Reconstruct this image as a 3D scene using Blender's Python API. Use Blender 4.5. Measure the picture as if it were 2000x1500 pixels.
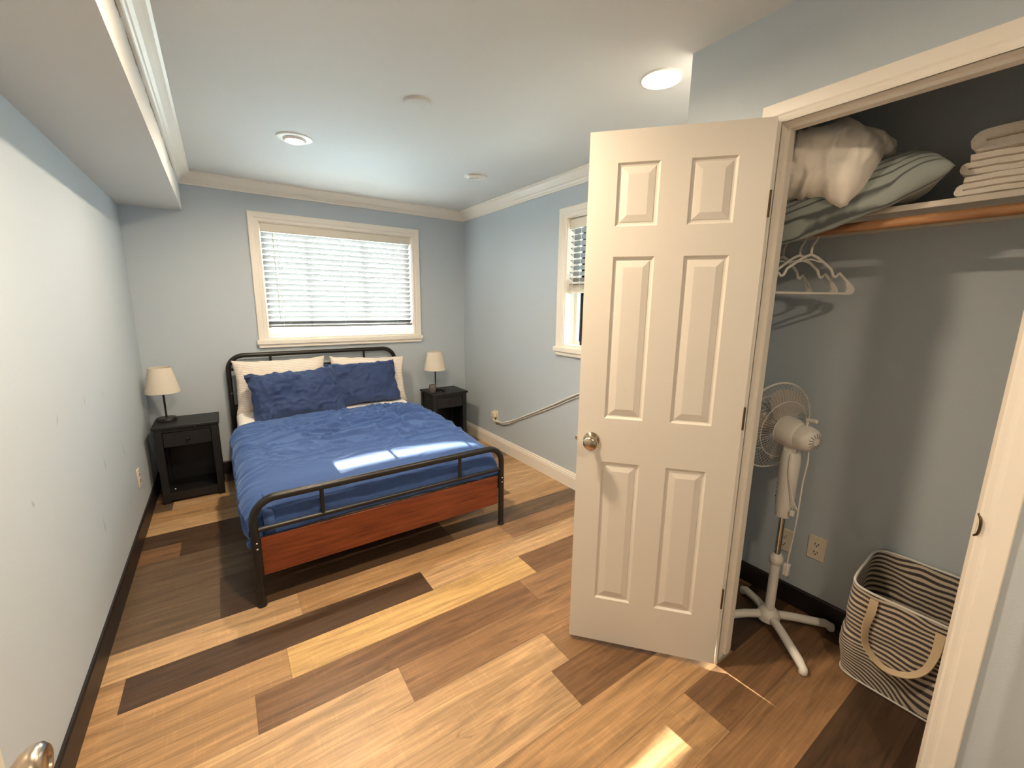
import bpy, bmesh, math, random
from mathutils import Vector, Matrix, noise

for _o in list(bpy.data.objects):
    bpy.data.objects.remove(_o)
S = bpy.context.scene
COL = S.collection
PI = math.pi

# ------------------------------------------------------------------ camera
cd = bpy.data.cameras.new('camera'); cam = bpy.data.objects.new('camera', cd); COL.objects.link(cam)
cd.sensor_fit = 'HORIZONTAL'; cd.sensor_width = 36.0; cd.lens = 821.17 / 2000 * 36.0
cd.clip_start = 0.02; cd.clip_end = 100
def _cam():
    yaw, pitch, roll = 0.6028, 0.1883, 0.0126
    cy, sy, cp, sp = math.cos(yaw), math.sin(yaw), math.cos(pitch), math.sin(pitch)
    fw = Vector((sy*cp, cy*cp, -sp)); r = Vector((cy, -sy, 0)); u = r.cross(fw)
    cr, sr = math.cos(roll), math.sin(roll)
    r2 = cr*r + sr*u; u2 = -sr*r + cr*u
    m = Matrix((r2, u2, -fw)).transposed().to_4x4()
    m.translation = Vector((0.5232, -4.1451, 1.4483))
    return m
cam.matrix_world = _cam()
S.camera = cam

# ------------------------------------------------------------------ light and exposure
S.view_settings.view_transform = 'Standard'; S.view_settings.look = 'None'
S.view_settings.gamma = 1.0; S.view_settings.use_curve_mapping = False
S.view_settings.exposure = 1.1
S.cycles.max_bounces = 16; S.cycles.diffuse_bounces = 10
LAMP_STRENGTH = 410.0
LAMP_COLOR = (1.0, 0.79, 0.55)
w = bpy.data.worlds.new('daylight'); S.world = w; w.use_nodes = True
_nt = w.node_tree; _bg = _nt.nodes['Background']
_bg.inputs['Color'].default_value = (0.62, 0.82, 1.0, 1); _bg.inputs['Strength'].default_value = 15.5
sun_d = bpy.data.lights.new('sun', 'SUN'); sun = bpy.data.objects.new('sun', sun_d); COL.objects.link(sun)
sun_d.energy = 26.0; sun_d.angle = math.radians(0.5); sun_d.color = (1.0, 0.93, 0.82)
sun.rotation_euler = Vector((0.045, -1.0, -0.335)).to_track_quat('-Z', 'Y').to_euler()
sun.location = (1.5, 6, 4)
def portal(loc, rot, sx, sy):
    d = bpy.data.lights.new('window_portal', 'AREA'); o = bpy.data.objects.new('window_portal', d); COL.objects.link(o)
    d.shape = 'RECTANGLE'; d.size = sx; d.size_y = sy; d.cycles.is_portal = True
    o.location = loc; o.rotation_euler = rot
portal((1.5, 0.16, 1.61), (-PI/2, 0, 0), 1.36, 1.0)
portal((2.89, -1.97, 1.61), (PI/2, 0, PI/2), 0.72, 1.0)

# ------------------------------------------------------------------ numbers of the room (metres)
W, ZC, XS, ZS = 2.7292, 2.3784, 0.3608, 2.1015          # right wall, ceiling, soffit
WC, YC = 2.079, -3.054                                   # closet front, closet side
YN = -4.25                                               # near wall

# ------------------------------------------------------------------ helpers
def lin(c):
    return tuple((v/255/12.92) if v/255 <= 0.04045 else ((v/255+0.055)/1.055)**2.4 for v in c)
def nd(nt, typ, **kw):
    n = nt.nodes.new(typ)
    for k, v in kw.items(): setattr(n, k, v)
    return n
MATS = {}
def mat(name, rgb, rough=0.5, metal=0.0, bump=0.0, bscale=200.0, mottled=0.0, mscale=6.0, spec=0.5, sheen=0.0, trans=0.0):
    m = bpy.data.materials.new(name); m.use_nodes = True; nt = m.node_tree
    b = nt.nodes['Principled BSDF']; c = lin(rgb)
    b.inputs['Base Color'].default_value = (*c, 1); b.inputs['Roughness'].default_value = rough
    b.inputs['Metallic'].default_value = metal; b.inputs['Specular IOR Level'].default_value = spec
    b.inputs['Sheen Weight'].default_value = sheen; b.inputs['Sheen Tint'].default_value = (*[min(1, v**.5) for v in c], 1)
    tc = nd(nt, 'ShaderNodeTexCoord')
    if mottled > 0:
        n = nd(nt, 'ShaderNodeTexNoise'); n.inputs['Scale'].default_value = mscale; n.inputs['Detail'].default_value = 5
        nt.links.new(tc.outputs['Object'], n.inputs['Vector'])
        r = nd(nt, 'ShaderNodeValToRGB')
        r.color_ramp.elements[0].position = .3; r.color_ramp.elements[1].position = .7
        r.color_ramp.elements[0].color = (*[v*(1-mottled) for v in c], 1)
        r.color_ramp.elements[1].color = (*[min(1, v*(1+mottled)) for v in c], 1)
        nt.links.new(n.outputs['Fac'], r.inputs['Fac']); nt.links.new(r.outputs['Color'], b.inputs['Base Color'])
    if bump > 0:
        n = nd(nt, 'ShaderNodeTexNoise'); n.inputs['Scale'].default_value = bscale; n.inputs['Detail'].default_value = 3
        nt.links.new(tc.outputs['Object'], n.inputs['Vector'])
        bp = nd(nt, 'ShaderNodeBump'); bp.inputs['Strength'].default_value = bump; bp.inputs['Distance'].default_value = 0.003
        nt.links.new(n.outputs['Fac'], bp.inputs['Height']); nt.links.new(bp.outputs['Normal'], b.inputs['Normal'])
    if trans > 0:
        t = nd(nt, 'ShaderNodeBsdfTranslucent'); t.inputs['Color'].default_value = (*c, 1)
        mx = nd(nt, 'ShaderNodeMixShader'); mx.inputs['Fac'].default_value = trans
        nt.links.new(b.outputs[0], mx.inputs[1]); nt.links.new(t.outputs[0], mx.inputs[2])
        nt.links.new(mx.outputs[0], nt.nodes['Material Output'].inputs['Surface'])
    MATS[name] = m
    return m

class MB:
    """collects shapes into ONE mesh"""
    def __init__(s): s.v = []; s.f = []; s.uv = None
    def add(s, vs, fs):
        o = len(s.v); s.v += [tuple(v) for v in vs]; s.f += [tuple(i+o for i in f) for f in fs]; return s
    def box(s, x0, x1, y0, y1, z0, z1, M=None):
        vs = [Vector((x, y, z)) for x in (x0, x1) for y in (y0, y1) for z in (z0, z1)]
        if M is not None: vs = [M @ v for v in vs]
        return s.add(vs, [(0,1,3,2), (4,6,7,5), (0,4,5,1), (2,3,7,6), (0,2,6,4), (1,5,7,3)])
    def extrude(s, pts, axis, a, b, plane):
        """closed 2-D polygon extruded along an axis; plane(p, t) -> xyz"""
        n = len(pts); vs = [plane(p, a) for p in pts] + [plane(p, b) for p in pts]
        fs = [(i, (i+1) % n, n+(i+1) % n, n+i) for i in range(n)] + [tuple(range(n))[::-1], tuple(range(n, 2*n))]
        return s.add(vs, fs)
    def tube(s, pts, r, n=12, closed=False, caps=True):
        P = [Vector(p) for p in pts]; m = len(P); rs = r if isinstance(r, (list, tuple)) else [r]*m
        tang = []
        for i in range(m):
            a = P[(i-1) % m] if (i > 0 or closed) else P[i]; b = P[(i+1) % m] if (i < m-1 or closed) else P[i]
            t = (b-a); tang.append(t.normalized() if t.length > 1e-9 else Vector((0, 0, 1)))
        up = Vector((0, 0, 1)) if abs(tang[0].z) < .9 else Vector((1, 0, 0))
        nrm = (up - tang[0]*up.dot(tang[0])).normalized(); vs = []
        for i in range(m):
            nrm = (nrm - tang[i]*nrm.dot(tang[i])).normalized(); bn = tang[i].cross(nrm)
            for k in range(n):
                a = 2*PI*k/n; vs.append(P[i] + (nrm*math.cos(a) + bn*math.sin(a))*rs[i])
        fs = []
        for i in range(m if closed else m-1):
            j = (i+1) % m
            for k in range(n): fs.append((i*n+k, i*n+(k+1) % n, j*n+(k+1) % n, j*n+k))
        if caps and not closed: fs += [tuple(range(n))[::-1], tuple(range((m-1)*n, m*n))]
        return s.add(vs, fs)
    def lathe(s, prof, c=(0, 0, 0), n=32, M=None, closed=False):
        """prof: (r, z) points turned about z"""
        vs = []; m = len(prof)
        for r, z in prof:
            for k in range(n):
                a = 2*PI*k/n; v = Vector((r*math.cos(a), r*math.sin(a), z)); v = (M @ v) if M is not None else v + Vector(c); vs.append(v)
        fs = []
        for i in range(m if closed else m-1):
            j = (i+1) % m
            for k in range(n): fs.append((i*n+k, i*n+(k+1) % n, j*n+(k+1) % n, j*n+k))
        if not closed:
            if prof[0][0] > 1e-6: fs.append(tuple(range(n))[::-1])
            if prof[-1][0] > 1e-6: fs.append(tuple(range((m-1)*n, m*n)))
        return s.add(vs, fs)
    def grid(s, nu, nv, fn, wrap=False):
        vs = [fn(i/(nu-1), j/(nv-1)) for j in range(nv) for i in range(nu)]
        fs = [(j*nu+i, j*nu+i+1, (j+1)*nu+i+1, (j+1)*nu+i) for j in range(nv-1) for i in range(nu-1)]
        return s.add(vs, fs)
    def build(s, name, m, parent=None, smooth=False, bevel=0.0, weld=False, seg=2, autosmooth=None, loc=None, rot=None):
        me = bpy.data.meshes.new(name); bm = bmesh.new()
        vv = [bm.verts.new(v) for v in s.v]
        for f in s.f:
            try: bm.faces.new([vv[i] for i in f])
            except ValueError: pass
        if weld: bmesh.ops.remove_doubles(bm, verts=bm.verts, dist=1e-5)
        bmesh.ops.recalc_face_normals(bm, faces=bm.faces)
        bm.to_mesh(me); bm.free()
        if smooth:
            for p in me.polygons: p.use_smooth = True
        if autosmooth: me.set_sharp_from_angle(angle=math.radians(autosmooth))
        o = bpy.data.objects.new(name, me); COL.objects.link(o)
        if m is not None: me.materials.append(MATS[m] if isinstance(m, str) else m)
        if parent is not None: o.parent = parent
        if loc is not None: o.location = loc
        if rot is not None: o.rotation_euler = rot
        if bevel > 0:
            b = o.modifiers.new('bevel', 'BEVEL'); b.width = bevel; b.segments = seg; b.limit_method = 'ANGLE'; b.angle_limit = math.radians(40)
            if not smooth:
                for p in me.polygons: p.use_smooth = True
                me.set_sharp_from_angle(angle=math.radians(30))
        return o
def tag(o, label, cat, group=None, kind=None):
    o['label'] = label; o['category'] = cat
    if group: o['group'] = group
    if kind: o['kind'] = kind
    return o
def thing(name, label, cat, loc=(0, 0, 0), rz=0.0, group=None, kind=None):
    o = bpy.data.objects.new(name, None); COL.objects.link(o); o.empty_display_size = .05
    o.location = loc; o.rotation_euler = (0, 0, rz)
    return tag(o, label, cat, group, kind)
def arc(c, r, a0, a1, n, f):
    return [f(c[0]+r*math.cos(a0+(a1-a0)*i/n), c[1]+r*math.sin(a0+(a1-a0)*i/n)) for i in range(n+1)]
def catmull(pts, n):
    P = [Vector(p) for p in pts]; P = [2*P[0]-P[1]] + P + [2*P[-1]-P[-2]]; out = []
    m = len(P)-3
    for k in range(n):
        t = k/(n-1)*m; i = min(int(t), m-1); t -= i; a, b, c, d = P[i:i+4]
        out.append(0.5*((2*b) + (c-a)*t + (2*a-5*b+4*c-d)*t*t + (3*b-a-3*c+d)*t*t*t))
    return out
def copy_tree(o, parent=None):
    c = o.copy(); COL.objects.link(c)
    if parent is not None: c.parent = parent
    for ch in list(o.children): copy_tree(ch, c)
    return c

# ------------------------------------------------------------------ materials
mat('wall_paint', (184, 194, 203), .65, bump=.12, bscale=160)
mat('ceiling_paint', (208, 208, 206), .7, bump=.06, bscale=120)
mat('trim_white', (236, 230, 220), .35, spec=.4)
mat('door_white', (214, 208, 199), .42, bump=.05, bscale=90)
mat('black_trim', (30, 25, 24), .45)
mat('black_metal', (26, 24, 23), .38, spec=.45)
mat('black_wood', (19, 19, 22), .5, bump=.08, bscale=120, mottled=.18, mscale=40)
mat('white_sheet', (236, 232, 226), .85, sheen=.2, bump=.06, bscale=300)
mat('navy_cotton', (48, 76, 130), .8, sheen=.75, bump=.08, bscale=500)
mat('navy_pillow', (40, 60, 102), .8, sheen=.35, bump=.08, bscale=500)
mat('lamp_fabric', (240, 233, 220), .9, bump=.15, bscale=600, trans=.35)
mat('white_plastic', (228, 225, 218), .35)
mat('ivory_plastic', (226, 216, 196), .4)
mat('dark_slot', (20, 18, 17), .6)
mat('nickel', (196, 180, 158), .18, metal=1.0)
mat('chrome', (210, 208, 204), .12, metal=1.0)
mat('brushed_nickel', (200, 186, 170), .28, metal=1.0)
mat('bronze', (92, 74, 56), .4, metal=.8)
mat('grey_glass', (96, 92, 88), .25, mottled=.2, mscale=30)
mat('wax', (220, 205, 185), .6)
mat('black_plastic', (24, 24, 25), .4)
mat('blind_white', (140, 141, 141), .45)
mat('valance_cream', (222, 214, 200), .5)
mat('terry', (244, 236, 224), .95, sheen=.4, bump=.8, bscale=420)
mat('comforter_white', (245, 238, 228), .9, sheen=.25, bump=.1, bscale=220)
mat('strap_cotton', (214, 192, 158), .85, bump=.4, bscale=500)
mat('shelf_paint', (214, 206, 194), .5)
mat('fan_blade', (196, 188, 180), .35, trans=.2)
mat('grey_cord', (212, 210, 205), .5)
mat('stucco', (236, 226, 206), .9, bump=.5, bscale=40)
mat('concrete', (208, 204, 198), .9, bump=.3, bscale=30, mottled=.1)
mat('foam_black', (28, 28, 30), .8)

def wood(name, c0, c1, scale=(2.0, 30.0, 30.0), rough=.4, coord='Object', detail=6):
    m = bpy.data.materials.new(name); m.use_nodes = True; nt = m.node_tree; b = nt.nodes['Principled BSDF']
    tc = nd(nt, 'ShaderNodeTexCoord'); mp = nd(nt, 'ShaderNodeMapping'); mp.inputs['Scale'].default_value = scale
    nt.links.new(tc.outputs[coord], mp.inputs['Vector'])
    n = nd(nt, 'ShaderNodeTexNoise'); n.inputs['Scale'].default_value = 1.6; n.inputs['Detail'].default_value = detail; n.inputs['Distortion'].default_value = .5
    nt.links.new(mp.outputs[0], n.inputs['Vector'])
    r = nd(nt, 'ShaderNodeValToRGB'); r.color_ramp.elements[0].position = .32; r.color_ramp.elements[1].position = .68
    r.color_ramp.elements[0].color = (*lin(c0), 1); r.color_ramp.elements[1].color = (*lin(c1), 1)
    nt.links.new(n.outputs['Fac'], r.inputs['Fac']); nt.links.new(r.outputs['Color'], b.inputs['Base Color'])
    b.inputs['Roughness'].default_value = rough
    MATS[name] = m
wood('cherry_panel', (92, 38, 15), (128, 62, 30), (3, 40, 40), .42)
wood('rod_wood', (146, 100, 64), (184, 136, 94), (30, 4, 30), .5)

def stripes(name, dark, light, freq, coord_axis, wobble, duty=.5, bump=0.0, uv=False, soft=.12):
    m = bpy.data.materials.new(name); m.use_nodes = True; nt = m.node_tree; b = nt.nodes['Principled BSDF']
    tc = nd(nt, 'ShaderNodeTexCoord'); sep = nd(nt, 'ShaderNodeSeparateXYZ')
    src = tc.outputs['UV' if uv else 'Object']
    nt.links.new(src, sep.inputs[0])
    n = nd(nt, 'ShaderNodeTexNoise'); n.inputs['Scale'].default_value = 7; n.inputs['Detail'].default_value = 1
    nt.links.new(tc.outputs['Object'], n.inputs['Vector'])
    ma = nd(nt, 'ShaderNodeMath', operation='MULTIPLY_ADD'); nt.links.new(n.outputs['Fac'], ma.inputs[0]); ma.inputs[1].default_value = wobble
    nt.links.new(sep.outputs[coord_axis], ma.inputs[2])
    mu = nd(nt, 'ShaderNodeMath', operation='MULTIPLY'); nt.links.new(ma.outputs[0], mu.inputs[0]); mu.inputs[1].default_value = freq
    fr = nd(nt, 'ShaderNodeMath', operation='FRACT'); nt.links.new(mu.outputs[0], fr.inputs[0])
    r = nd(nt, 'ShaderNodeValToRGB'); e = r.color_ramp.elements
    e[0].position = 0; e[0].color = (*lin(dark), 1); e[1].position = max(0.01, duty-soft); e[1].color = (*lin(dark), 1)
    x = e.new(duty); x.color = (*lin(light), 1); x = e.new(1-soft); x.color = (*lin(light), 1); x = e.new(1.0); x.color = (*lin(dark), 1)
    nt.links.new(fr.outputs[0], r.inputs['Fac']); nt.links.new(r.outputs['Color'], b.inputs['Base Color'])
    b.inputs['Roughness'].default_value = .9; b.inputs['Sheen Weight'].default_value = .2
    if bump:
        bp = nd(nt, 'ShaderNodeBump'); bp.inputs['Strength'].default_value = bump; bp.inputs['Distance'].default_value = .002
        nt.links.new(r.outputs['Color'], bp.inputs['Height']); nt.links.new(bp.outputs['Normal'], b.inputs['Normal'])
    MATS[name] = m
stripes('striped_canvas', (66, 60, 60), (206, 192, 172), 46, 1, .05, .5, uv=True)
stripes('ticking_grey', (84, 90, 90), (150, 158, 154), 56, 1, .006, .24, uv=True)
stripes('white_stripe_sheet', (206, 196, 188), (236, 226, 214), 70, 1, .02, .35, uv=True, bump=.2)

# glass pane: clear with a faint mirror
m = bpy.data.materials.new('window_glass'); m.use_nodes = True; nt = m.node_tree; MATS['window_glass'] = m
tr = nd(nt, 'ShaderNodeBsdfTransparent'); tr.inputs['Color'].default_value = (.94, .97, .96, 1); gl = nd(nt, 'ShaderNodeBsdfGlossy'); gl.inputs['Roughness'].default_value = .02
fr = nd(nt, 'ShaderNodeFresnel'); fr.inputs['IOR'].default_value = 1.45; mx = nd(nt, 'ShaderNodeMixShader')
nt.links.new(fr.outputs[0], mx.inputs[0]); nt.links.new(tr.outputs[0], mx.inputs[1]); nt.links.new(gl.outputs[0], mx.inputs[2])
nt.links.new(mx.outputs[0], nt.nodes['Material Output'].inputs['Surface'])
# lamp lens
def lit_lens(power):
    m = bpy.data.materials.new('lit_lens'); m.use_nodes = True; nt = m.node_tree
    em = nd(nt, 'ShaderNodeEmission'); em.inputs['Color'].default_value = (*LAMP_COLOR, 1); em.inputs['Strength'].default_value = LAMP_STRENGTH*power
    nt.links.new(em.outputs[0], nt.nodes['Material Output'].inputs['Surface']); return m
# left wall: same paint with scuff marks
def scuffed():
    m = MATS['wall_paint'].copy(); m.name = 'scuffed_wall_paint'; nt = m.node_tree; b = nt.nodes['Principled BSDF']
    ge = nd(nt, 'ShaderNodeTexCoord'); nz = nd(nt, 'ShaderNodeTexNoise'); nz.inputs['Scale'].default_value = 45
    nt.links.new(ge.outputs['Object'], nz.inputs['Vector'])
    acc = None
    for (y, z, ry, rz, tilt) in [(-2.005, 1.012, .010, .030, -.5), (-1.477, .674, .012, .050, .2), (-1.039, .606, .012, .07, .35), (-1.661, .436, .014, .05, .1), (-1.623, 1.012, .008, .03, -.3), (-2.35, .833, .012, .02, .6), (-1.30, .98, .01, .03, .2)]:
        mp = nd(nt, 'ShaderNodeMapping', vector_type='TEXTURE'); mp.inputs['Location'].default_value = (0, y, z)
        mp.inputs['Rotation'].default_value = (tilt, 0, 0); mp.inputs['Scale'].default_value = (1, ry, rz)
        nt.links.new(ge.outputs['Object'], mp.inputs['Vector'])
        gr = nd(nt, 'ShaderNodeTexGradient', gradient_type='SPHERICAL'); nt.links.new(mp.outputs[0], gr.inputs['Vector'])
        if acc is None: acc = gr.outputs['Fac']
        else:
            a = nd(nt, 'ShaderNodeMath', operation='MAXIMUM'); nt.links.new(acc, a.inputs[0]); nt.links.new(gr.outputs['Fac'], a.inputs[1]); acc = a.outputs[0]
    mu = nd(nt, 'ShaderNodeMath', operation='MULTIPLY'); nt.links.new(acc, mu.inputs[0]); nt.links.new(nz.outputs['Fac'], mu.inputs[1])
    mu2 = nd(nt, 'ShaderNodeMath', operation='MULTIPLY', use_clamp=True); nt.links.new(mu.outputs[0], mu2.inputs[0]); mu2.inputs[1].default_value = .9
    mix = nd(nt, 'ShaderNodeMix', data_type='RGBA'); nt.links.new(mu2.outputs[0], mix.inputs['Factor'])
    mix.inputs['A'].default_value = b.inputs['Base Color'].default_value[:]; mix.inputs['B'].default_value = (*lin((110, 108, 104)), 1)
    nt.links.new(mix.outputs['Result'], b.inputs['Base Color'])
    MATS['scuffed_wall_paint'] = m
scuffed()
# soffit: ceiling paint with a ragged peeled line just below the crown
def peeled():
    m = MATS['ceiling_paint'].copy(); m.name = 'peeling_paint'; nt = m.node_tree; b = nt.nodes['Principled BSDF']
    ge = nd(nt, 'ShaderNodeTexCoord'); sp = nd(nt, 'ShaderNodeSeparateXYZ'); nt.links.new(ge.outputs['Object'], sp.inputs[0])
    nz = nd(nt, 'ShaderNodeTexNoise'); nz.inputs['Scale'].default_value = 9; nz.inputs['Detail'].default_value = 8; nz.inputs['Roughness'].default_value = .75
    nt.links.new(ge.outputs['Object'], nz.inputs['Vector'])
    d = nd(nt, 'ShaderNodeMath', operation='MULTIPLY_ADD'); nt.links.new(nz.outputs['Fac'], d.inputs[0]); d.inputs[1].default_value = .13; nt.links.new(sp.outputs[2], d.inputs[2])
    r = nd(nt, 'ShaderNodeMapRange'); r.inputs['From Min'].default_value = 2.340; r.inputs['From Max'].default_value = 2.346; nt.links.new(d.outputs[0], r.inputs['Value'])
    y = nd(nt, 'ShaderNodeMapRange'); y.inputs['From Min'].default_value = -.30; y.inputs['From Max'].default_value = -.45; nt.links.new(sp.outputs[1], y.inputs['Value'])
    mu = nd(nt, 'ShaderNodeMath', operation='MULTIPLY', use_clamp=True); nt.links.new(r.outputs[0], mu.inputs[0]); nt.links.new(y.outputs[0], mu.inputs[1])
    mix = nd(nt, 'ShaderNodeMix', data_type='RGBA'); nt.links.new(mu.outputs[0], mix.inputs['Factor'])
    mix.inputs['A'].default_value = b.inputs['Base Color'].default_value[:]; mix.inputs['B'].default_value = (*lin((120, 104, 92)), 1)
    nt.links.new(mix.outputs['Result'], b.inputs['Base Color'])
    MATS['peeling_paint'] = m
peeled()

# ------------------------------------------------------------------ floor: vinyl planks
def make_floor():
    rng = random.Random(11); PW, PL = .178, 1.205; B0 = -1.985
    LT, YL, TN, MD, BR, DK, GY = (186, 152, 113), (198, 162, 108), (170, 134, 95), (142, 108, 76), (120, 89, 62), (76, 57, 42), (100, 81, 62)
    known = {  # row -> (one joint x, colours of the plank left of it and the following ones)
        0: (.71, [LT, TN, MD]), 1: (.087, [TN, DK, LT]), 2: (.62, [TN, YL, BR]), 3: (.495, [TN, BR, MD]),
        4: (.98, [LT, MD, BR]), 5: (.377, [TN, LT, MD]), 6: (.28, [LT, LT, BR]), 7: (.99, [LT, TN, DK]),
        8: (.64, [LT, TN, BR]), 9: (.2, [TN, TN, MD, DK]), 10: (.6, [LT, TN, DK]), 11: (.4, [TN, MD, DK]),
        -1: (.39, [GY, DK, GY]), -2: (.39, [GY, DK, TN]), -3: (1.05, [GY, BR, LT]), -4: (.6, [GY, GY, LT]), -5: (.2, [BR, DK, LT]),
        -6: (.9, [DK, BR, TN]), -7: (.75, [LT, TN, BR])}
    verts, faces, cols, rnd, uvs = [], [], [], [], []
    for k in range(-12, 22):
        y1 = B0 - PW*k; y0 = y1 - PW
        if y1 < -5.9 or y0 > .02: continue
        if k in known: j, pal = known[k]
        else: j, pal = rng.uniform(.1, 1.1), [rng.choice([LT, TN, MD, BR, GY]) for _ in range(4)]
        n = 0; x = j - PL
        while x > 0: x -= PL
        while x < 2.9:
            i = round((x - (j-PL))/PL)
            c = pal[i] if 0 <= i < len(pal) else rng.choice([LT, TN, MD, BR])
            xa, xb = max(x, -.02), min(x+PL, 2.76)
            if xb > xa:
                o = len(verts); verts += [(xa, y0, 0), (xb, y0, 0), (xb, y1, 0), (xa, y1, 0)]; faces.append((o, o+1, o+2, o+3))
                cols.append(lin(c)); rnd.append(rng.random())
                uvs += [(xa-x, 0), (xb-x, 0), (xb-x, PW), (xa-x, PW)]
            x += PL
    o = len(verts)
    verts += [(-.02, -5.9, -.05), (2.76, -5.9, -.05), (2.76, .02, -.05), (-.02, .02, -.05)]; faces.append((o, o+3, o+2, o+1)); cols.append((.1, .1, .1)); rnd.append(0); uvs += [(0, 0)]*4
    me = bpy.data.meshes.new('floor'); me.from_pydata(verts, [], faces)
    a = me.attributes.new('tone', 'FLOAT_COLOR', 'CORNER'); b = me.attributes.new('rnd', 'FLOAT', 'FACE')
    for i, c in enumerate(cols):
        b.data[i].value = rnd[i]
        for q in range(4): a.data[4*i+q].color = (*c, 1)
    u = me.uv_layers.new(name='plank')
    for i, c in enumerate(uvs): u.data[i].uv = c
    o = bpy.data.objects.new('floor', me); COL.objects.link(o)
    m = bpy.data.materials.new('vinyl_plank'); m.use_nodes = True; nt = m.node_tree; bs = nt.nodes['Principled BSDF']; L = nt.links.new
    at = nd(nt, 'ShaderNodeAttribute', attribute_name='tone'); ar = nd(nt, 'ShaderNodeAttribute', attribute_name='rnd')
    uv = nd(nt, 'ShaderNodeUVMap', uv_map='plank'); cm = nd(nt, 'ShaderNodeCombineXYZ')
    k1 = nd(nt, 'ShaderNodeMath', operation='MULTIPLY'); L(ar.outputs['Fac'], k1.inputs[0]); k1.inputs[1].default_value = 57.0
    L(k1.outputs[0], cm.inputs[2]); L(k1.outputs[0], cm.inputs[0])
    add = nd(nt, 'ShaderNodeVectorMath', operation='ADD'); L(uv.outputs[0], add.inputs[0]); L(cm.outputs[0], add.inputs[1])
    def grain(sc, det, dist, scale=1.0, rough=.6):
        mp = nd(nt, 'ShaderNodeMapping'); mp.inputs['Scale'].default_value = sc; L(add.outputs[0], mp.inputs['Vector'])
        n = nd(nt, 'ShaderNodeTexNoise'); n.inputs['Scale'].default_value = scale; n.inputs['Detail'].default_value = det; n.inputs['Distortion'].default_value = dist; n.inputs['Roughness'].default_value = rough
        L(mp.outputs[0], n.inputs['Vector']); return n.outputs['Fac']
    def ramp(f, p0, v0, p1, v1):
        r = nd(nt, 'ShaderNodeMapRange'); L(f, r.inputs['Value']); r.inputs['From Min'].default_value = p0; r.inputs['From Max'].default_value = p1
        r.inputs['To Min'].default_value = v0; r.inputs['To Max'].default_value = v1; return r.outputs[0]
    def mul(a_, b_):
        n = nd(nt, 'ShaderNodeMath', operation='MULTIPLY'); L(a_, n.inputs[0]); L(b_, n.inputs[1]); return n.outputs[0]
    g1 = ramp(grain((2.2, 26, 1), 6, 1.2), .3, .60, .7, 1.28)      # cathedral grain
    g2 = ramp(grain((5, 150, 1), 4, .2), .3, .80, .7, 1.14)        # fine fibres
    g3 = ramp(grain((90, 10, 1), 2, .0), .55, 1.0, .8, 1.16)       # saw marks across
    g4 = ramp(grain((6, 14, 1), 3, 1.6), .68, 1.0, .78, .62)       # knots
    f = mul(mul(g1, g2), mul(g3, g4))
    # micro bevel lines
    sp = nd(nt, 'ShaderNodeSeparateXYZ'); L(uv.outputs[0], sp.inputs[0])
    def edge(src, length):
        a1 = nd(nt, 'ShaderNodeMath', operation='SUBTRACT'); a1.inputs[0].default_value = length; L(src, a1.inputs[1])
        a2 = nd(nt, 'ShaderNodeMath', operation='MINIMUM'); L(src, a2.inputs[0]); L(a1.outputs[0], a2.inputs[1])
        return ramp(a2.outputs[0], .0006, .62, .0018, 1.0)
    f = mul(f, mul(edge(sp.outputs[1], PW), edge(sp.outputs[0], PL)))
    vm = nd(nt, 'ShaderNodeVectorMath', operation='SCALE'); L(at.outputs['Color'], vm.inputs[0]); L(f, vm.inputs['Scale'])
    L(vm.outputs[0], bs.inputs['Base Color'])
    L(ramp(grain((8, 90, 1), 3, .3), .3, .30, .7, .46), bs.inputs['Roughness'])
    bp = nd(nt, 'ShaderNodeBump'); bp.inputs['Strength'].default_value = .12; bp.inputs['Distance'].default_value = .002
    L(f, bp.inputs['Height']); L(bp.outputs['Normal'], bs.inputs['Normal'])
    me.materials.append(m)
    tag(o, 'wood look plank floor of mixed light and dark boards', 'floor', kind='structure')
make_floor()

# ------------------------------------------------------------------ walls, ceiling, soffit
WX0, WX1, WZ0, WZ1 = .846, 2.146, 1.128, 2.082           # back window opening
RY0, RY1 = -2.31, -1.645                                 # right window opening
def struct(name, mb, m, label, cat, **kw):
    return tag(mb.build(name, m, **kw), label, cat, kind='structure')
b = MB(); T = .14
b.box(-.12, WX0, 0, T, -.05, 2.5).box(WX1, W+.16, 0, T, -.05, 2.5).box(WX0, WX1, 0, T, -.05, WZ0).box(WX0, WX1, 0, T, WZ1, 2.5)
struct('wall_back', b, 'wall_paint', 'blue grey back wall with the wide window above the bed', 'wall')
b = MB().box(-.12, 0, -5.9, 0, -.05, 2.5)
struct('wall_left', b, 'scuffed_wall_paint', 'scuffed pale wall along the left under the soffit', 'wall')
b = MB(); b.box(W, W+.16, -5.9, RY0, -.05, 2.5).box(W, W+.16, RY1, 0, -.05, 2.5).box(W, W+.16, RY0, RY1, -.05, WZ0).box(W, W+.16, RY0, RY1, WZ1, 2.5)
struct('wall_right', b, 'wall_paint', 'blue grey right wall with the half hidden window, running on behind the closet', 'wall')
b = MB(); b.box(-.12, W+.16, -5.9, .14, ZC, 2.5)
struct('ceiling', b, 'ceiling_paint', 'flat white ceiling with recessed lights', 'ceiling')
b = MB().box(0, XS, YN, 0, ZS, ZC)
struct('ceiling_soffit', b, 'peeling_paint', 'low boxed soffit along the top of the left wall with peeling paint', 'soffit')
OY1, OY0, OZ = -3.405, -4.005, 2.032                     # closet opening
WCI = 2.172
b = MB(); b.box(WC, WCI, OY1+.003, YC, 0, ZC).box(WC, WCI, YN, OY0-.003, 0, ZC).box(WC, WCI, OY0-.003, OY1+.003, OZ+.006, ZC)
struct('wall_closet_front', b, 'wall_paint', 'blue grey wall around the closet opening', 'wall')
b = MB(); b.box(WCI, W, YC-.09, YC, 0, ZC)
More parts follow.
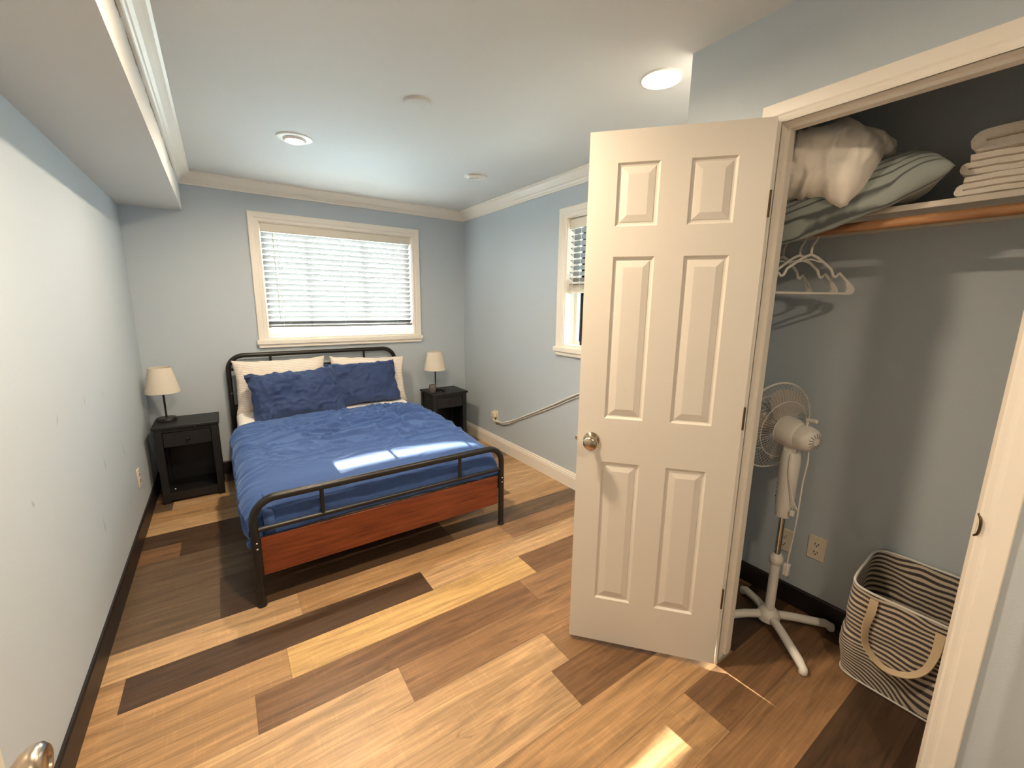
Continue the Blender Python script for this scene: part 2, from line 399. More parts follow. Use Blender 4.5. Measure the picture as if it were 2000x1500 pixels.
struct('wall_closet_side', b, 'wall_paint', 'end wall of the closet behind the open door', 'wall')
b = MB(); b.box(WCI, W, -4.36, -4.28, 0, ZC)
struct('wall_closet_near', b, 'wall_paint', 'near end wall inside the closet', 'wall')
b = MB(); b.box(0, .20, YN-.1, YN, 0, ZC).box(1.96, WC+.02, YN-.1, YN, 0, ZC)  # unseen wall, header left out so the hall lamp reaches the closet
struct('wall_near', b, 'wall_paint', 'near wall stubs beside an unseen entry widened to let hall light in', 'wall')
b = MB(); b.box(-.12, W+.16, -6.0, -5.9, -.05, 2.5)
struct('wall_hall', b, 'wall_paint', 'end wall of the hall beyond the entry', 'wall')

# crown mouldings
CP = [(0, 0), (.074, 0), (.074, -.012), (.064, -.017), (.052, -.032), (.034, -.052), (.022, -.060), (.018, -.070), (.012, -.074), (.010, -.087), (0, -.087)]
struct('trim_1', MB().extrude(CP, 0, 0, YN, lambda p, t: (XS+p[0], t, ZC+p[1])), 'trim_white', 'white crown moulding along the soffit', 'crown moulding')
struct('trim_2', MB().extrude(CP, 0, XS, W, lambda p, t: (t, -p[0], ZC+p[1])), 'trim_white', 'white crown moulding above the wide window', 'crown moulding')
struct('trim_3', MB().extrude(CP, 0, 0, YC, lambda p, t: (W-p[0], t, ZC+p[1])), 'trim_white', 'white crown moulding along the right wall', 'crown moulding')
# baseboards
BPW = [(0, 0), (.016, 0), (.016, .092), (.013, .100), (.013, .108), (.008, .116), (.008, .122), (.004, .131), (0, .131)]
BPB = [(0, 0), (.012, 0), (.012, .104), (.008, .112), (0, .112)]
struct('baseboard_left', MB().extrude(BPB, 0, -.012, YN, lambda p, t: (p[0], t, p[1])), 'black_trim', 'black baseboard along the left wall', 'baseboard')
struct('baseboard_back', MB().extrude(BPB, 0, 0, W-.016, lambda p, t: (t, -p[0], p[1])), 'black_trim', 'black baseboard along the back wall', 'baseboard')
struct('baseboard_right', MB().extrude(BPW, 0, 0, YC, lambda p, t: (W-p[0], t, p[1])), 'trim_white', 'tall white baseboard along the right wall', 'baseboard')
struct('baseboard_closet', MB().extrude(BPB, 0, YC-.09, -4.28, lambda p, t: (W-p[0], t, p[1]*.9)), 'black_trim', 'black baseboard inside the closet', 'baseboard')

# ------------------------------------------------------------------ windows
def frame_ring(mb, u0, u1, v0, v1, prof, P):
    """mitred four-sided frame; prof: (outset, height) closed polygon"""
    n = len(prof); ring = []
    for (cu, cv, su, sv) in [(u0, v0, -1, -1), (u1, v0, 1, -1), (u1, v1, 1, 1), (u0, v1, -1, 1)]:
        ring += [P(cu+su*t, cv+sv*t, d) for t, d in prof]
    fs = []
    for c in range(4):
        e = (c+1) % 4
        for i in range(n): fs.append((c*n+i, c*n+(i+1) % n, e*n+(i+1) % n, e*n+i))
    mb.add(ring, fs)
CASE = [(0, 0), (0, .010), (.006, .014), (.018, .012), (.026, .013), (.032, .018), (.060, .021), (.066, .022), (.073, .020), (.073, 0)]
PB = lambda u, v, d: (u, -d, v)                          # back wall: depth towards the room
PR = lambda u, v, d: (W-d, u, v)                         # right wall
def window(name, label, P, u0, u1, z0, z1, sill_ext, muntins, rail):
    root = thing(name, label, 'window', P((u0+u1)/2, z0, 0), kind='structure')
    inv = Matrix.Translation(-Vector(root.location))
    def bld(mb, nm, m, par=root, **kw):
        mb.v = [tuple(inv @ Vector(v)) for v in mb.v]; return mb.build(nm, m, par, **kw)
    mb = MB(); frame_ring(mb, u0, u1, z0, z1, CASE, P); bld(mb, 'casing', 'trim_white')
    def pbox(mb, ua, ub, za, zb, da, db):
        pts = [P(u, z, d) for u in (ua, ub) for z in (za, zb) for d in (da, db)]
        mb.add(pts, [(0,1,3,2), (4,6,7,5), (0,4,5,1), (2,3,7,6), (0,2,6,4), (1,5,7,3)])
    mb = MB(); pbox(mb, u0-.088, u1+.088, z0-.045, z0-.008, 0, .034); pbox(mb, u0-.08, u1+.08, z0-.060, z0-.045, 0, .022); bld(mb, 'sill', 'trim_white', bevel=.004)
    mb = MB()                                            # jamb liner
    t = .006
    pbox(mb, u0, u0+t, z0, z1, -.14, 0); pbox(mb, u1-t, u1, z0, z1, -.14, 0); pbox(mb, u0+t, u1-t, z0, z0+.012, -.14, .004); pbox(mb, u0+t, u1-t, z1-t, z1, -.14, 0)
    bld(mb, 'jamb_liner', 'trim_white')
    mb = MB(); fw = .034                                 # sash frame
    ua, ub, za, zb = u0+t, u1-t, z0+.012, z1-t
    pbox(mb, ua, ua+fw, za, zb, -.13, -.095); pbox(mb, ub-fw, ub, za, zb, -.13, -.095); pbox(mb, ua+fw, ub-fw, za, za+fw*.6, -.13, -.095); pbox(mb, ua+fw, ub-fw, zb-fw, zb, -.13, -.095)
    for x in muntins: pbox(mb, x-.009, x+.009, za+fw*.6, zb-fw, -.118, -.104)
    if rail: pbox(mb, ua+fw, ub-fw, rail-.02, rail+.02, -.128, -.096)
    bld(mb, 'sash', 'trim_white')
    mb = MB(); pbox(mb, ua+fw-.004, ub-fw+.004, za+.01, zb-fw+.004, -.113, -.109); bld(mb, 'pane', 'window_glass')
    return root
window('window_1', 'wide white framed window above the bed', PB, WX0, WX1, WZ0, WZ1, .08, [1.211, 1.70], None)
window('window_2', 'narrow white framed window on the right wall beside the open door', PR, RY0, RY1, WZ0, WZ1, .08, [], 1.60)

def blind(name, label, P, u0, u1, ztop, zbot, dc, pitch, tilt, cords, wand, cordpull=None, stack=False):
    root = thing(name, label, 'blind', P((u0+u1)/2, zbot, dc))
    inv = Matrix.Translation(-Vector(root.location))
    def bld(mb, nm, m, par=root, **kw):
        mb.v = [tuple(inv @ Vector(v)) for v in mb.v]; return mb.build(nm, m, par, **kw)
    def pbox(mb, ua, ub, za, zb, da, db):
        pts = [P(u, z, d) for u in (ua, ub) for z in (za, zb) for d in (da, db)]
        mb.add(pts, [(0,1,3,2), (4,6,7,5), (0,4,5,1), (2,3,7,6), (0,2,6,4), (1,5,7,3)])
    mb = MB(); pbox(mb, u0, u1, ztop-.068, ztop, dc+.020, dc+.032); bld(mb, 'valance', 'valance_cream', bevel=.003)
    mb = MB(); pbox(mb, u0+.004, u1-.004, ztop-.045, ztop-.003, dc-.025, dc+.018); bld(mb, 'head_rail', 'white_plastic')
    sl = MB(); z = ztop - .085; hw = .025; c, s = math.cos(tilt), math.sin(tilt)
    while z > zbot + .03:
        pts = []
        for u in (u0+.006, u1-.006):
            for k in range(5):                           # gently cupped slat
                q = -1 + k*.5; d = q*hw; up = .0025*(1-q*q)
                for th in (-.0012, .0012):
                    dd = d*c - (up+th)*s; zz = d*s + (up+th)*c
                    pts.append(P(u, z+zz, dc+dd))
        fs = []
        for k in range(4):
            a = k*2
            fs += [(a, a+2, a+12, a+10), (a+1, a+11, a+13, a+3)]
        fs += [(0, 10, 11, 1), (8, 9, 19, 18), (0, 1, 3, 5, 7, 9, 8, 6, 4, 2), (10, 12, 14, 16, 18, 19, 17, 15, 13, 11)]
        sl.add(pts, fs); z -= pitch
    bld(sl, 'slats', 'blind_white')
    if stack:
        mb = MB()
        for i in range(5): pbox(mb, u0+.006, u1-.006, zbot+.022+i*.008, zbot+.026+i*.008, dc-.025, dc+.025)
        bld(mb, 'stacked_slats', 'valance_cream')
    mb = MB(); pbox(mb, u0+.004, u1-.004, zbot, zbot+.020, dc-.026, dc+.026); bld(mb, 'bottom_rail', 'blind_white' if not stack else 'valance_cream', bevel=.003)
    for u in cords:
        mb = MB()
        for d in (dc-.027, dc+.027): mb.tube([P(u, ztop-.06, d), P(u, zbot+.01, d)], .0013, 6)
        for d in (dc+.0285,): mb.box(0, 0, 0, 0, 0, 0) if False else None
        bld(mb, 'ladder_cord', 'white_plastic')
    if wand:
        mb = MB(); mb.tube([P(wand[0], ztop-.07, dc+.035), P(wand[0]+.004, wand[1], dc+.038)], .0035, 8); bld(mb, 'wand', 'grey_cord', smooth=True)
    if cordpull:
        mb = MB(); mb.tube([P(cordpull[0], ztop-.05, dc+.036), P(cordpull[0], cordpull[1], dc+.036)], .0022, 6); mb.tube([P(cordpull[0]+.012, ztop-.05, dc+.036), P(cordpull[0]+.012, cordpull[1]+.05, dc+.036)], .0022, 6)
        bld(mb, 'pull_cord', 'white_plastic', smooth=True)
    return root
blind('window_blind', 'white slatted blind lowered over the wide window above the bed', PB, WX0+.009, WX1-.009, 2.074, 1.222, -.035, .0455, math.radians(38), [.975, 1.487, 1.985], (.945, 1.265))
blind('window_blind', 'white slatted blind half lowered in the narrow right window', PR, RY0+.012, RY1-.012, 2.070, 1.535, -.045, .044, math.radians(30), [-1.78, -2.18], None, (-1.715, 1.30), True)
o = MB().box(W+.045, W+.062, -2.29, -1.80, 1.145, 1.50).build('window_panel', 'white_plastic', bevel=.004)
tag(o, 'white insert panel standing in the lower half of the narrow right window', 'panel')
f = MB().box(W+.043, W+.064, -1.80, -1.782, 1.145, 1.515).build('foam_edge', 'foam_black', o)
f['label'] = 'black foam edge'

# outside
o = MB().box(-14, 18, .14, 22, -.4, -.3).box(W+.16, 18, -10, .14, -.4, -.3).build('ground', 'concrete'); tag(o, 'pale paved yard outside the windows', 'ground', kind='structure')
o = MB().box(-6, 9, 6.0, 6.15, -.3, 1.9).build('fence', 'stucco'); tag(o, 'pale garden wall beyond the wide window', 'garden wall')
o = MB().box(6.0, 6.15, -9, 3, -.3, 2.6).build('neighbour_wall', 'stucco'); tag(o, 'pale wall beyond the narrow right window', 'garden wall')

# ------------------------------------------------------------------ closet casing and door
CZ = [(0, 0), (0, .006), (.005, .008), (.014, .007), (.020, .008), (.026, .011), (.052, .012), (.060, .012), (.062, .010), (.062, 0)]
def casing3(name, label, y0, y1, z1, zb, xface, sgn):
    mb = MB(); n = len(CZ)
    ring = []
    for (cy, cz, sy, sz) in [(y1, zb, 1, 0), (y1, z1, 1, 1), (y0, z1, -1, 1), (y0, zb, -1, 0)]:
        ring += [(xface-sgn*d, cy+sy*t, cz+sz*t) for t, d in CZ]
    fs = [(c*n+i, c*n+(i+1) % n, (c+1)*n+(i+1) % n, (c+1)*n+i) for c in range(3) for i in range(n)]
    fs += [tuple(range(n))[::-1], tuple(range(3*n, 4*n))]
    mb.add(ring, fs); return struct(name, mb, 'trim_white', label, 'door frame')
cas = casing3('trim_4', 'white moulded casing around the closet opening', OY0, OY1, OZ, 0, WC, 1)
mb = MB(); JD = 2.176
mb.box(WC-.004, JD, OY1, OY1+.0025, .018, OZ).box(WC-.004, JD, OY0-.0025, OY0, .0, OZ).box(WC-.004, JD, OY0, OY1, OZ, OZ+.006)
mb.box(WC+.036, JD-.03, OY1-.011, OY1, .03, OZ-.011).box(WC+.036, JD-.03, OY0, OY0+.011, .0, OZ-.011).box(WC+.036, JD-.03, OY0, OY1, OZ-.011, OZ)
j = mb.build('jamb', 'trim_white', cas)
mb = MB()
mb.add([(WC-.006, OY0+.001, .94), (WC+.0, OY0+.001, .94), (WC+.0, OY0+.001, .88), (WC-.006, OY0+.001, .88)], [(0, 1, 2, 3)])
mb.tube(catmull([(WC-.001, OY0+.002, .935), (WC-.010, OY0-.004, .925), (WC-.012, OY0-.006, .905), (WC-.010, OY0-.004, .885), (WC-.001, OY0+.002, .875)], 12), .003, 6)
s_ = mb.build('strike_plate', 'bronze', cas, smooth=True); s_['label'] = 'dark metal strike plate'
# entry casing seen at the right frame edge
struct('trim_5', MB().box(1.985, 2.077, YN, YN+.075, 0, 2.1), 'trim_white', 'white post of the entry trim at the lower right corner', 'door frame', bevel=.004)

def panel_door(name, label, width, z0, z1, thick, panels, root_loc, ang, m='door_white'):
    """door in local coords: x along the width, visible face at y=0, slab behind it (+y)"""
    root = thing(name, label, 'door', root_loc, ang, kind='structure')
    xs = sorted({0, width, *[p[0] for p in panels], *[p[1] for p in panels]}); zs = sorted({z0, z1, *[p[2] for p in panels], *[p[3] for p in panels]})
    mb = MB(); H = [(0, 0), (.007, .007), (.013, .008), (.016, .006), (.036, .001), (.038, 0.0005)]
    for face, sg in ((0.0, 1), (thick, -1)):
        for i in range(len(xs)-1):
            for k in range(len(zs)-1):
                xa, xb, za, zb = xs[i], xs[i+1], zs[k], zs[k+1]
                if any(abs(p[0]-xa) < 1e-6 and abs(p[1]-xb) < 1e-6 and abs(p[2]-za) < 1e-6 and abs(p[3]-zb) < 1e-6 for p in panels):
                    vs = []
                    for t, d in H: y = face+sg*d; vs += [(xa+t, y, za+t), (xb-t, y, za+t), (xb-t, y, zb-t), (xa+t, y, zb-t)]
                    fs = [(4*a+c, 4*a+(c+1) % 4, 4*a+4+(c+1) % 4, 4*a+4+c) for a in range(len(H)-1) for c in range(4)]
                    e = 4*(len(H)-1); fs.append((e, e+1, e+2, e+3)); mb.add(vs, fs)
                else: mb.add([(xa, face, za), (xb, face, za), (xb, face, zb), (xa, face, zb)], [(0, 1, 2, 3)])
    mb.add([(0, 0, z0), (0, thick, z0), (0, thick, z1), (0, 0, z1)], [(0, 1, 2, 3)]); mb.add([(width, 0, z0), (width, thick, z0), (width, thick, z1), (width, 0, z1)], [(0, 1, 2, 3)])
    mb.add([(0, 0, z0), (width, 0, z0), (width, thick, z0), (0, thick, z0)], [(0, 1, 2, 3)]); mb.add([(0, 0, z1), (width, 0, z1), (width, thick, z1), (0, thick, z1)], [(0, 1, 2, 3)])
    mb.build('door_leaf', m, root, weld=True)
    return root
DW = .590; FREE = Vector((2.059+.6016*math.cos(2.3031), -3.4127+.6016*math.sin(2.3031)))
HNG = Vector((2.041, -3.4127+.004)); dd = (FREE-HNG); DW = dd.length; DANG = math.atan2(dd.y, dd.x)
# local y must point away from the camera: build with x from the free edge to the hinge
sx0 = [.103, .252, .352, .499]; L = .6016; k = DW/L
px = sorted([DW - s*k for s in sx0])
pn = [(px[i], px[i+1], za, zb) for i in (0, 2) for za, zb in ((1.725, 1.937), (1.015, 1.621), (.226, .836))]
droot = panel_door('door_1', 'white six panel closet door standing open into the room', DW, .022, 2.042, .028, pn, (FREE.x, FREE.y, 0), DANG+PI)
KP = [(.030, 0), (.032, .003), (.030, .008), (.014, .012), (.011, .018), (.011, .030), (.018, .034), (.026, .042), (.0285, .052), (.026, .060), (.018, .065), (.008, .0665), (0, .067)]
kx = DW-.545*k
mb = MB().lathe(KP, n=32, M=Matrix.Translation((kx, 0, .923)) @ Matrix.Rotation(PI/2, 4, 'X')); o = mb.build('door_knob', 'nickel', droot, smooth=True); o['label'] = 'round satin nickel knob'
mb = MB().lathe(KP, n=32, M=Matrix.Translation((kx, .028, .923)) @ Matrix.Rotation(-PI/2, 4, 'X')); o = mb.build('door_knob', 'nickel', droot, smooth=True); o['label'] = 'round satin nickel knob on the back face'
o = MB().box(-.010, 0, .008, .020, .914, .932).build('latch', 'brushed_nickel', droot, bevel=.003); o['label'] = 'small metal latch bolt'
for zc in (1.781, 1.052, .32):
    o = MB().box(DW+.0002, DW+.002, -.001, .026, zc-.042, zc+.042).tube([(DW+.003, -.002, zc-.042), (DW+.003, -.002, zc+.042)], .0035, 8).build('hinge', 'bronze', droot); o['label'] = 'dark metal hinge'
# entry door, open against the left wall
er = panel_door('door_2', 'white entry door with a brushed nickel knob, at the lower left frame edge', .76, .012, 2.04, .035, [(.12, .33, .3, .9), (.43, .64, .3, .9), (.12, .33, 1.1, 1.9), (.43, .64, 1.1, 1.9)], (.257, -3.464-.76, 0), PI/2)
kp2 = [(.033, 0), (.034, .003), (.032, .007), (.013, .011), (.011, .020), (.013, .026), (.022, .034), (.027, .042), (.026, .050), (.021, .055), (.013, .0555), (.012, .053), (0, .053)]
mb = MB().lathe(kp2, n=40, M=Matrix.Translation((.695, 0, .926)) @ Matrix.Rotation(PI/2, 4, 'X')); o = mb.build('door_knob', 'brushed_nickel', er, smooth=True, autosmooth=50); o['label'] = 'brushed nickel door knob'

# ------------------------------------------------------------------ ceiling fittings
def downlight(x, y, R, r, lit, label, tilt=(0, 0), collar=0.0):
    root = thing('downlight', label, 'ceiling light', (x, y, ZC), group='recessed ceiling lights')
    MB().lathe([(R, 0), (R, -.004), (R-.006, -.007), (r+.012, -.008), (r+.006, -.006), (r+.004, 0)], closed=True, n=48).build('trim_ring', 'white_plastic', root, smooth=True, autosmooth=40)
    M = Matrix.Translation((tilt[0], tilt[1], -.004)) @ Matrix.Rotation(tilt[0]*6, 4, 'Y') @ Matrix.Rotation(-tilt[1]*6, 4, 'X')
    if collar: MB().lathe([(r+.006, -.004), (r+.006, -collar), (r+.003, -collar), (r+.003, -.004)], n=48, closed=True).build('collar', 'white_plastic', root, smooth=True, autosmooth=40)  # added part, cuts the lamp's sideways light on the door top
    if R-r > .03: MB().lathe([(r+.018, .0), (r+.014, -.010), (r+.004, -.016), (r-.002, -.012), (r-.002, -.002)], n=40, M=M, closed=True).build('eyeball', 'white_plastic', root, smooth=True, autosmooth=50)
    MB().lathe([(r, -.004), (r*.94, -.0065), (r*.7, -.008), (r*.35, -.009), (0, -.0092)], n=40, M=M).build('lens', lit_lens(lit) if lit else 'ivory_plastic', root, smooth=True)
    return root
downlight(.977, -1.225, .096, .046, 1.7, 'lit recessed light with wide ring, on the ceiling before the window', (.0, .0))
downlight(2.131, -2.876, .082, .066, .4, 'lit flush ceiling light above the closet door')
downlight(2.195, -1.205, .085, .040, False, 'unlit swivel ceiling light near the right wall crown', (-.020, -.015))
downlight(.965, -2.85, .082, .068, 1.1, 'lit ceiling light over the near left floor, with an added collar narrowing its beam', collar=.022)
downlight(1.0, -4.80, .082, .068, .55, 'lit, assumed hall ceiling light beyond the entry, added to brighten the closet')  # assumed lamp out of view, added as fill for the closet
mb = MB().lathe([(.062, 0), (.062, -.006), (.058, -.010), (.02, -.013), (0, -.0135)], n=48, c=(1.386, -2.068, ZC)); cp = mb.build('ceiling_cover_plate', 'ceiling_paint', smooth=True, autosmooth=40)
tag(cp, 'blank round white cover plate in the middle of the ceiling', 'cover plate')
for dx, dy in ((-.022, -.022), (.025, .012)):
    MB().lathe([(.004, -.011), (.003, -.0145), (0, -.015)], n=12, c=(1.386+dx, -2.068+dy, ZC)).build('screw', 'grey_cord', cp, smooth=True)

# ------------------------------------------------------------------ bed
BA = math.radians(.68); BL = (.535, -.06, 0)            # local x across, local -y towards the foot
bed = thing('bed_frame', 'black metal bed frame with tube rails and cherry wood foot panel', 'bed', BL, BA)
BW, FL = 1.383, -1.93
def rail_path(y, zt, r):
    p = [(0, y, 0.0), (0, y, zt-r)]
    p += arc((r, zt-r), r, PI, PI/2, 10, lambda a, b_: (a, y, b_))
    p += arc((BW-r, zt-r), r, PI/2, 0, 10, lambda a, b_: (a, y, b_)); p += [(BW, y, 0.0)]
    return p
def end_frame(name, y, zt, r, zl, ups):
    o = MB().tube(rail_path(y, zt, r), .0185, 16).build(name, 'black_metal', bed, smooth=True, autosmooth=60)
    MB().tube([(.015, y, zl), (BW-.015, y, zl)], .0115, 12).build('crossbar', 'black_metal', bed, smooth=True, autosmooth=60)
    for u in ups: MB().tube([(u, y, zl), (u, y, zt-.012)], .0105, 12).build('spindle', 'black_metal', bed, smooth=True, autosmooth=60)
    for u in (0, BW):
        MB().lathe([(.0215, 0), (.0215, .018), (.019, .022)], c=(u, y, 0), n=16).build('foot_cap', 'black_plastic', bed, smooth=True, autosmooth=40)
    return o
end_frame('headboard', 0, 1.005, .115, .893, (.305, 1.085))
end_frame('footboard', FL, .541, .100, .392, (.300, 1.080))
MB().box(.022, BW-.022, FL+.006, FL+.020, .150, .345).build('foot_panel', 'cherry_panel', bed, bevel=.002)['label'] = 'reddish cherry wood panel under the footboard'
MB().box(.0, BW, -.012, .002, .42, .60).build('head_panel', 'black_metal', bed)
for u in (.0, BW): MB().box(u-.012, u+.012, FL+.03, -.03, .245, .300).build('side_rail', 'black_metal', bed)
for i in range(9): MB().box(.02, BW-.02, -.14-i*.21, -.08-i*.21, .262, .270).build('slat', 'black_metal', bed)
for u in (0, BW):
    for z in ((.305, .335)): MB().lathe([(.0055, 0), (.0045, .003), (0, .004)], n=12, M=Matrix.Translation((u+(.004 if u == 0 else -.004), FL-.0175, z)) @ Matrix.Rotation(PI/2, 4, 'X')).build('bolt', 'chrome', bed, smooth=True)
    MB().lathe([(.0055, 0), (.0045, .003), (0, .004)], n=12, M=Matrix.Translation((u+(.006 if u == 0 else -.006), -.0172, .70)) @ Matrix.Rotation(PI/2, 4, 'X')).build('bolt', 'chrome', bed, smooth=True)
# mattress with white sheet
def rounded_slab(x0, x1, y0, y1, z0, z1, r, n=8):
    mb = MB(); prof = []
    for a in range(n+1): t = PI/2*a/n; prof.append((r*(1-math.sin(t)), z1-r*(1-math.cos(t))))
    prof = [(r+.0, z1)] if False else prof
    prof = [(r*(1-math.cos(PI/2*a/n)), z0+r*(1-math.sin(PI/2*a/n))) for a in range(n, -1, -1)] + [(r*(1-math.cos(PI/2*a/n)), z1-r*(1-math.sin(PI/2*a/n))) for a in range(0, n+1)]
    R = .07; ring = []
    for ins, z in prof:
        for (cx, cy, a0) in [(x1-R, y1-R, 0), (x0+R, y1-R, PI/2), (x0+R, y0+R, PI), (x1-R, y0+R, 1.5*PI)]:
            for k in range(7): a = a0+PI/2*k/6; ring.append((cx+(R-ins)*math.cos(a), cy+(R-ins)*math.sin(a), z))
    m = 28; fs = [(i*m+k, i*m+(k+1) % m, (i+1)*m+(k+1) % m, (i+1)*m+k) for i in range(len(prof)-1) for k in range(m)]
    fs += [tuple(range(m))[::-1], tuple(range((len(prof)-1)*m, len(prof)*m))]
    return mb.add(ring, fs)
ms = rounded_slab(.016, 1.366, -1.850, -.035, .272, .535, .05)
ms.v = [(x, y, z + (.036 + .098*y/1.85 if z > .4 else 0)) for x, y, z in ms.v]
o = ms.build('mattress', 'white_sheet', smooth=True, autosmooth=50, loc=BL, rot=(0, 0, BA)); tag(o, 'mattress in a white fitted sheet on the black bed frame', 'mattress')

def fbm(x, y, z, oct=4):
    return noise.fractal(Vector((x, y, z)), .9, 2.1, oct)
def ridged(x, y, z):
    v = 0; a = 1; s = 0
    for i in range(3):
        v += a*(1-abs(noise.noise(Vector((x, y, z)))*1.7)); s += a; x *= 2.1; y *= 2.1; a *= .5
    return v/s
def make_duvet():
    su = catmull([(-.028, .285, 0), (-.046, .33, 0), (-.050, .41, 0), (-.040, .49, 0), (-.004, .548, 0), (.07, .576, 0), (.25, .588, 0), (.69, .596, 0), (1.10, .590, 0), (1.26, .578, 0), (1.345, .552, 0), (1.378, .505, 0), (1.380, .455, 0), (1.372, .41, 0)], 400)
    sv = catmull([(.605, -.022, 0), (.62, .002, 0), (.71, .004, 0), (1.0, 0, 0), (1.35, -.006, 0), (1.55, -.020, 0), (1.70, -.036, 0), (1.785, -.046, 0), (1.845, -.072, 0), (1.882, -.115, 0), (1.893, -.17, 0), (1.893, -.21, 0), (1.888, -.250, 0)], 300)
    def resample(pts, n):
        d = [0]
        for a, b_ in zip(pts, pts[1:]): d.append(d[-1]+(b_-a).length)
        out = []; j = 0
        for i in range(n):
            t = d[-1]*i/(n-1)
            while j < len(pts)-2 and d[j+1] < t: j += 1
            f = (t-d[j])/max(1e-9, d[j+1]-d[j]); out.append((pts[j].lerp(pts[j+1], min(1, f)), t))
        return out
    NU, NV = 290, 290
    SU, SV = resample(su, NU), resample(sv, NV)
    def pos(i, j):
        (p, s), (q, t) = SU[i], SV[j]
        wgt = max(0.0, min(1.0, (p.y-.30)/.25)); x, y, z = p.x, -q.x, p.y + q.y*wgt
        # corner at the foot pulls in
        if q.x > 1.80 and p.x < .05: x += (q.x-1.80)*.35
        if q.x < .66 and p.x > .0: y += .012*math.sin(p.x*4.1+.6) + (.02*p.x - .02)
        return Vector((x, y, z))
    mb = MB(); base = [[pos(i, j) for i in range(NU)] for j in range(NV)]; vs = []
    for j in range(NV):
        for i in range(NU):
            c = base[j][i]; a = base[j][min(i+1, NU-1)]-base[j][max(i-1, 0)]; b_ = base[min(j+1, NV-1)][i]-base[max(j-1, 0)][i]
            n = a.cross(b_); n = n.normalized() if n.length > 0 else Vector((0, 0, 1))
            if n.z < -.3 : n = -n
            u, s = SU[i][0].x, SU[i][1]; v, t = SV[j][0].x, SV[j][1]
            top = max(0, min(1, (SU[i][0].y-.50)/.06)); foot = max(0, min(1, (v-1.52)/.16))
            d = .005*(1-foot)*fbm(u*3.2, v*3.2, 1.7)
            mid = math.exp(-((u-.78)/.50)**2-((v-1.12)/.38)**2)
            wx, wy = u*4.2+.9*fbm(u*3, v*3, 8, 2), v*10+1.2*fbm(u*2.5, v*2.5, 4, 2)
            r = max(0, ridged(wx, wy, 3.1)-.62)
            d += (.026+.13*mid)*r*top*(1-.92*foot)
            # long creases running down from the right head corner
            r2 = max(0, ridged(u*9+v*3, v*2.5-u*1.2, 9.3)-.66); d += .075*r2*top*math.exp(-((u-1.15)/.28)**2-((v-.78)/.26)**2)
            # gathers over the left edge
            side = max(0, min(1, (.10-u)/.10)); d += side*(.034*max(0, ridged(v*7, s*1.4+v*2, 5)-.55)+.004*fbm(v*9, s*3, 2))
            # the foot hang
            d += max(0, min(1, (v-1.80)/.08))*.008*fbm(u*5, t*7, 6.2)
            vs.append(c + n*d)
    mb.add(vs, [(j*NU+i, j*NU+i+1, (j+1)*NU+i+1, (j+1)*NU+i) for j in range(NV-1) for i in range(NU-1)])
    o = mb.build('duvet', 'navy_cotton', smooth=True, loc=BL, rot=(0, 0, BA))
    # make sure the sheet faces outwards, then give it cloth thickness inwards
    me = o.data
    if sum(p.normal.z*p.area for p in me.polygons) < 0:
        me.flip_normals()
    md = o.modifiers.new('cloth', 'SOLIDIFY'); md.thickness = .012; md.offset = -1
    tag(o, 'wrinkled navy blue duvet spread over the bed', 'duvet')
make_duvet()

def pillow(name, m, w_, h_, t_, loc, rot, seed, wr, label, fold=0.0, group='bed pillows', uvscale=1.0, cat='pillow'):
    N, M_ = 70, 50; mb = MB(); uv = []
    def sheet(sg):
        vs = []
        for j in range(M_):
            for i in range(N):
                a = -1+2*i/(N-1); b_ = -1+2*j/(M_-1)
                a2 = math.sin(a*PI/2)*.35+a*.65; b2 = math.sin(b_*PI/2)*.35+b_*.65
                e = (1-abs(a)**2.6)*(1-abs(b_)**2.6); th = t_/2*max(0, e)**.55
                pin = 1-.06*(1-abs(b2))*a2*a2*0 - .07*(1-b2*b2)*(abs(a2)**6); pin2 = 1-.08*(1-a2*a2)*(abs(b2)**6)
                x = w_/2*a2*pin; y = h_/2*b2*pin2
                soft = min(1, 4*e)
                d = wr*(.9*fbm(x*6+seed, y*6, sg*2)+1.6*max(0, ridged(x*3.5+seed, y*11+fbm(x*4, y*4, seed)*1.5, sg+seed)-.6))*soft
                z = sg*(th+d)
                x += wr*.8*fbm(y*9, seed, sg)*abs(a)**4; y += wr*.8*fbm(x*9, seed+5, 1)*abs(b_)**4
                if fold and a < -.62 and b_ < .75:      # loose empty end of the case
                    k_ = (-.62-a)/.38; z += fold*k_*k_*.25*math.sin(b_*7+1); y += fold*.25*k_*math.sin(b_*3.2)
                vs.append((x, y, z))
        return vs
    f1 = [(j*N+i, j*N+i+1, (j+1)*N+i+1, (j+1)*N+i) for j in range(M_-1) for i in range(N-1)]
    A, B_ = sheet(1), sheet(-1)
    for j in range(M_):
        for i in range(N):
            if i in (0, N-1) or j in (0, M_-1):
                q = tuple((p+r)/2 for p, r in zip(A[j*N+i], B_[j*N+i])); A[j*N+i] = q; B_[j*N+i] = q
    mb.add(A, f1); mb.add(B_, [f[::-1] for f in f1])
    o = mb.build(name, m, smooth=True, weld=True, loc=loc, rot=rot)
    u = o.data.uv_layers.new(name='case')
    for lp in o.data.loops:
        c = o.data.vertices[lp.vertex_index].co; u.data[lp.index].uv = (c.x*uvscale, c.y*uvscale)
    return tag(o, label, cat, group)
RX = math.radians
pillow('pillow', 'white_stripe_sheet', .70, .44, .15, (.905, -.165, .755), (RX(77), 0, RX(1)), 1.3, .010, 'white striped pillow against the headboard on the left')
pillow('pillow', 'white_stripe_sheet', .68, .44, .15, (1.625, -.185, .738), (RX(72), RX(3), RX(-2)), 4.1, .010, 'white pillow at the right end, mostly behind the flat navy pillow')
pillow('pillow', 'navy_pillow', .62, .39, .14, (1.535, -.335, .738), (RX(67), 0, RX(1)), 7.7, .026, 'navy pillow lying flatter on the right of the bed head')
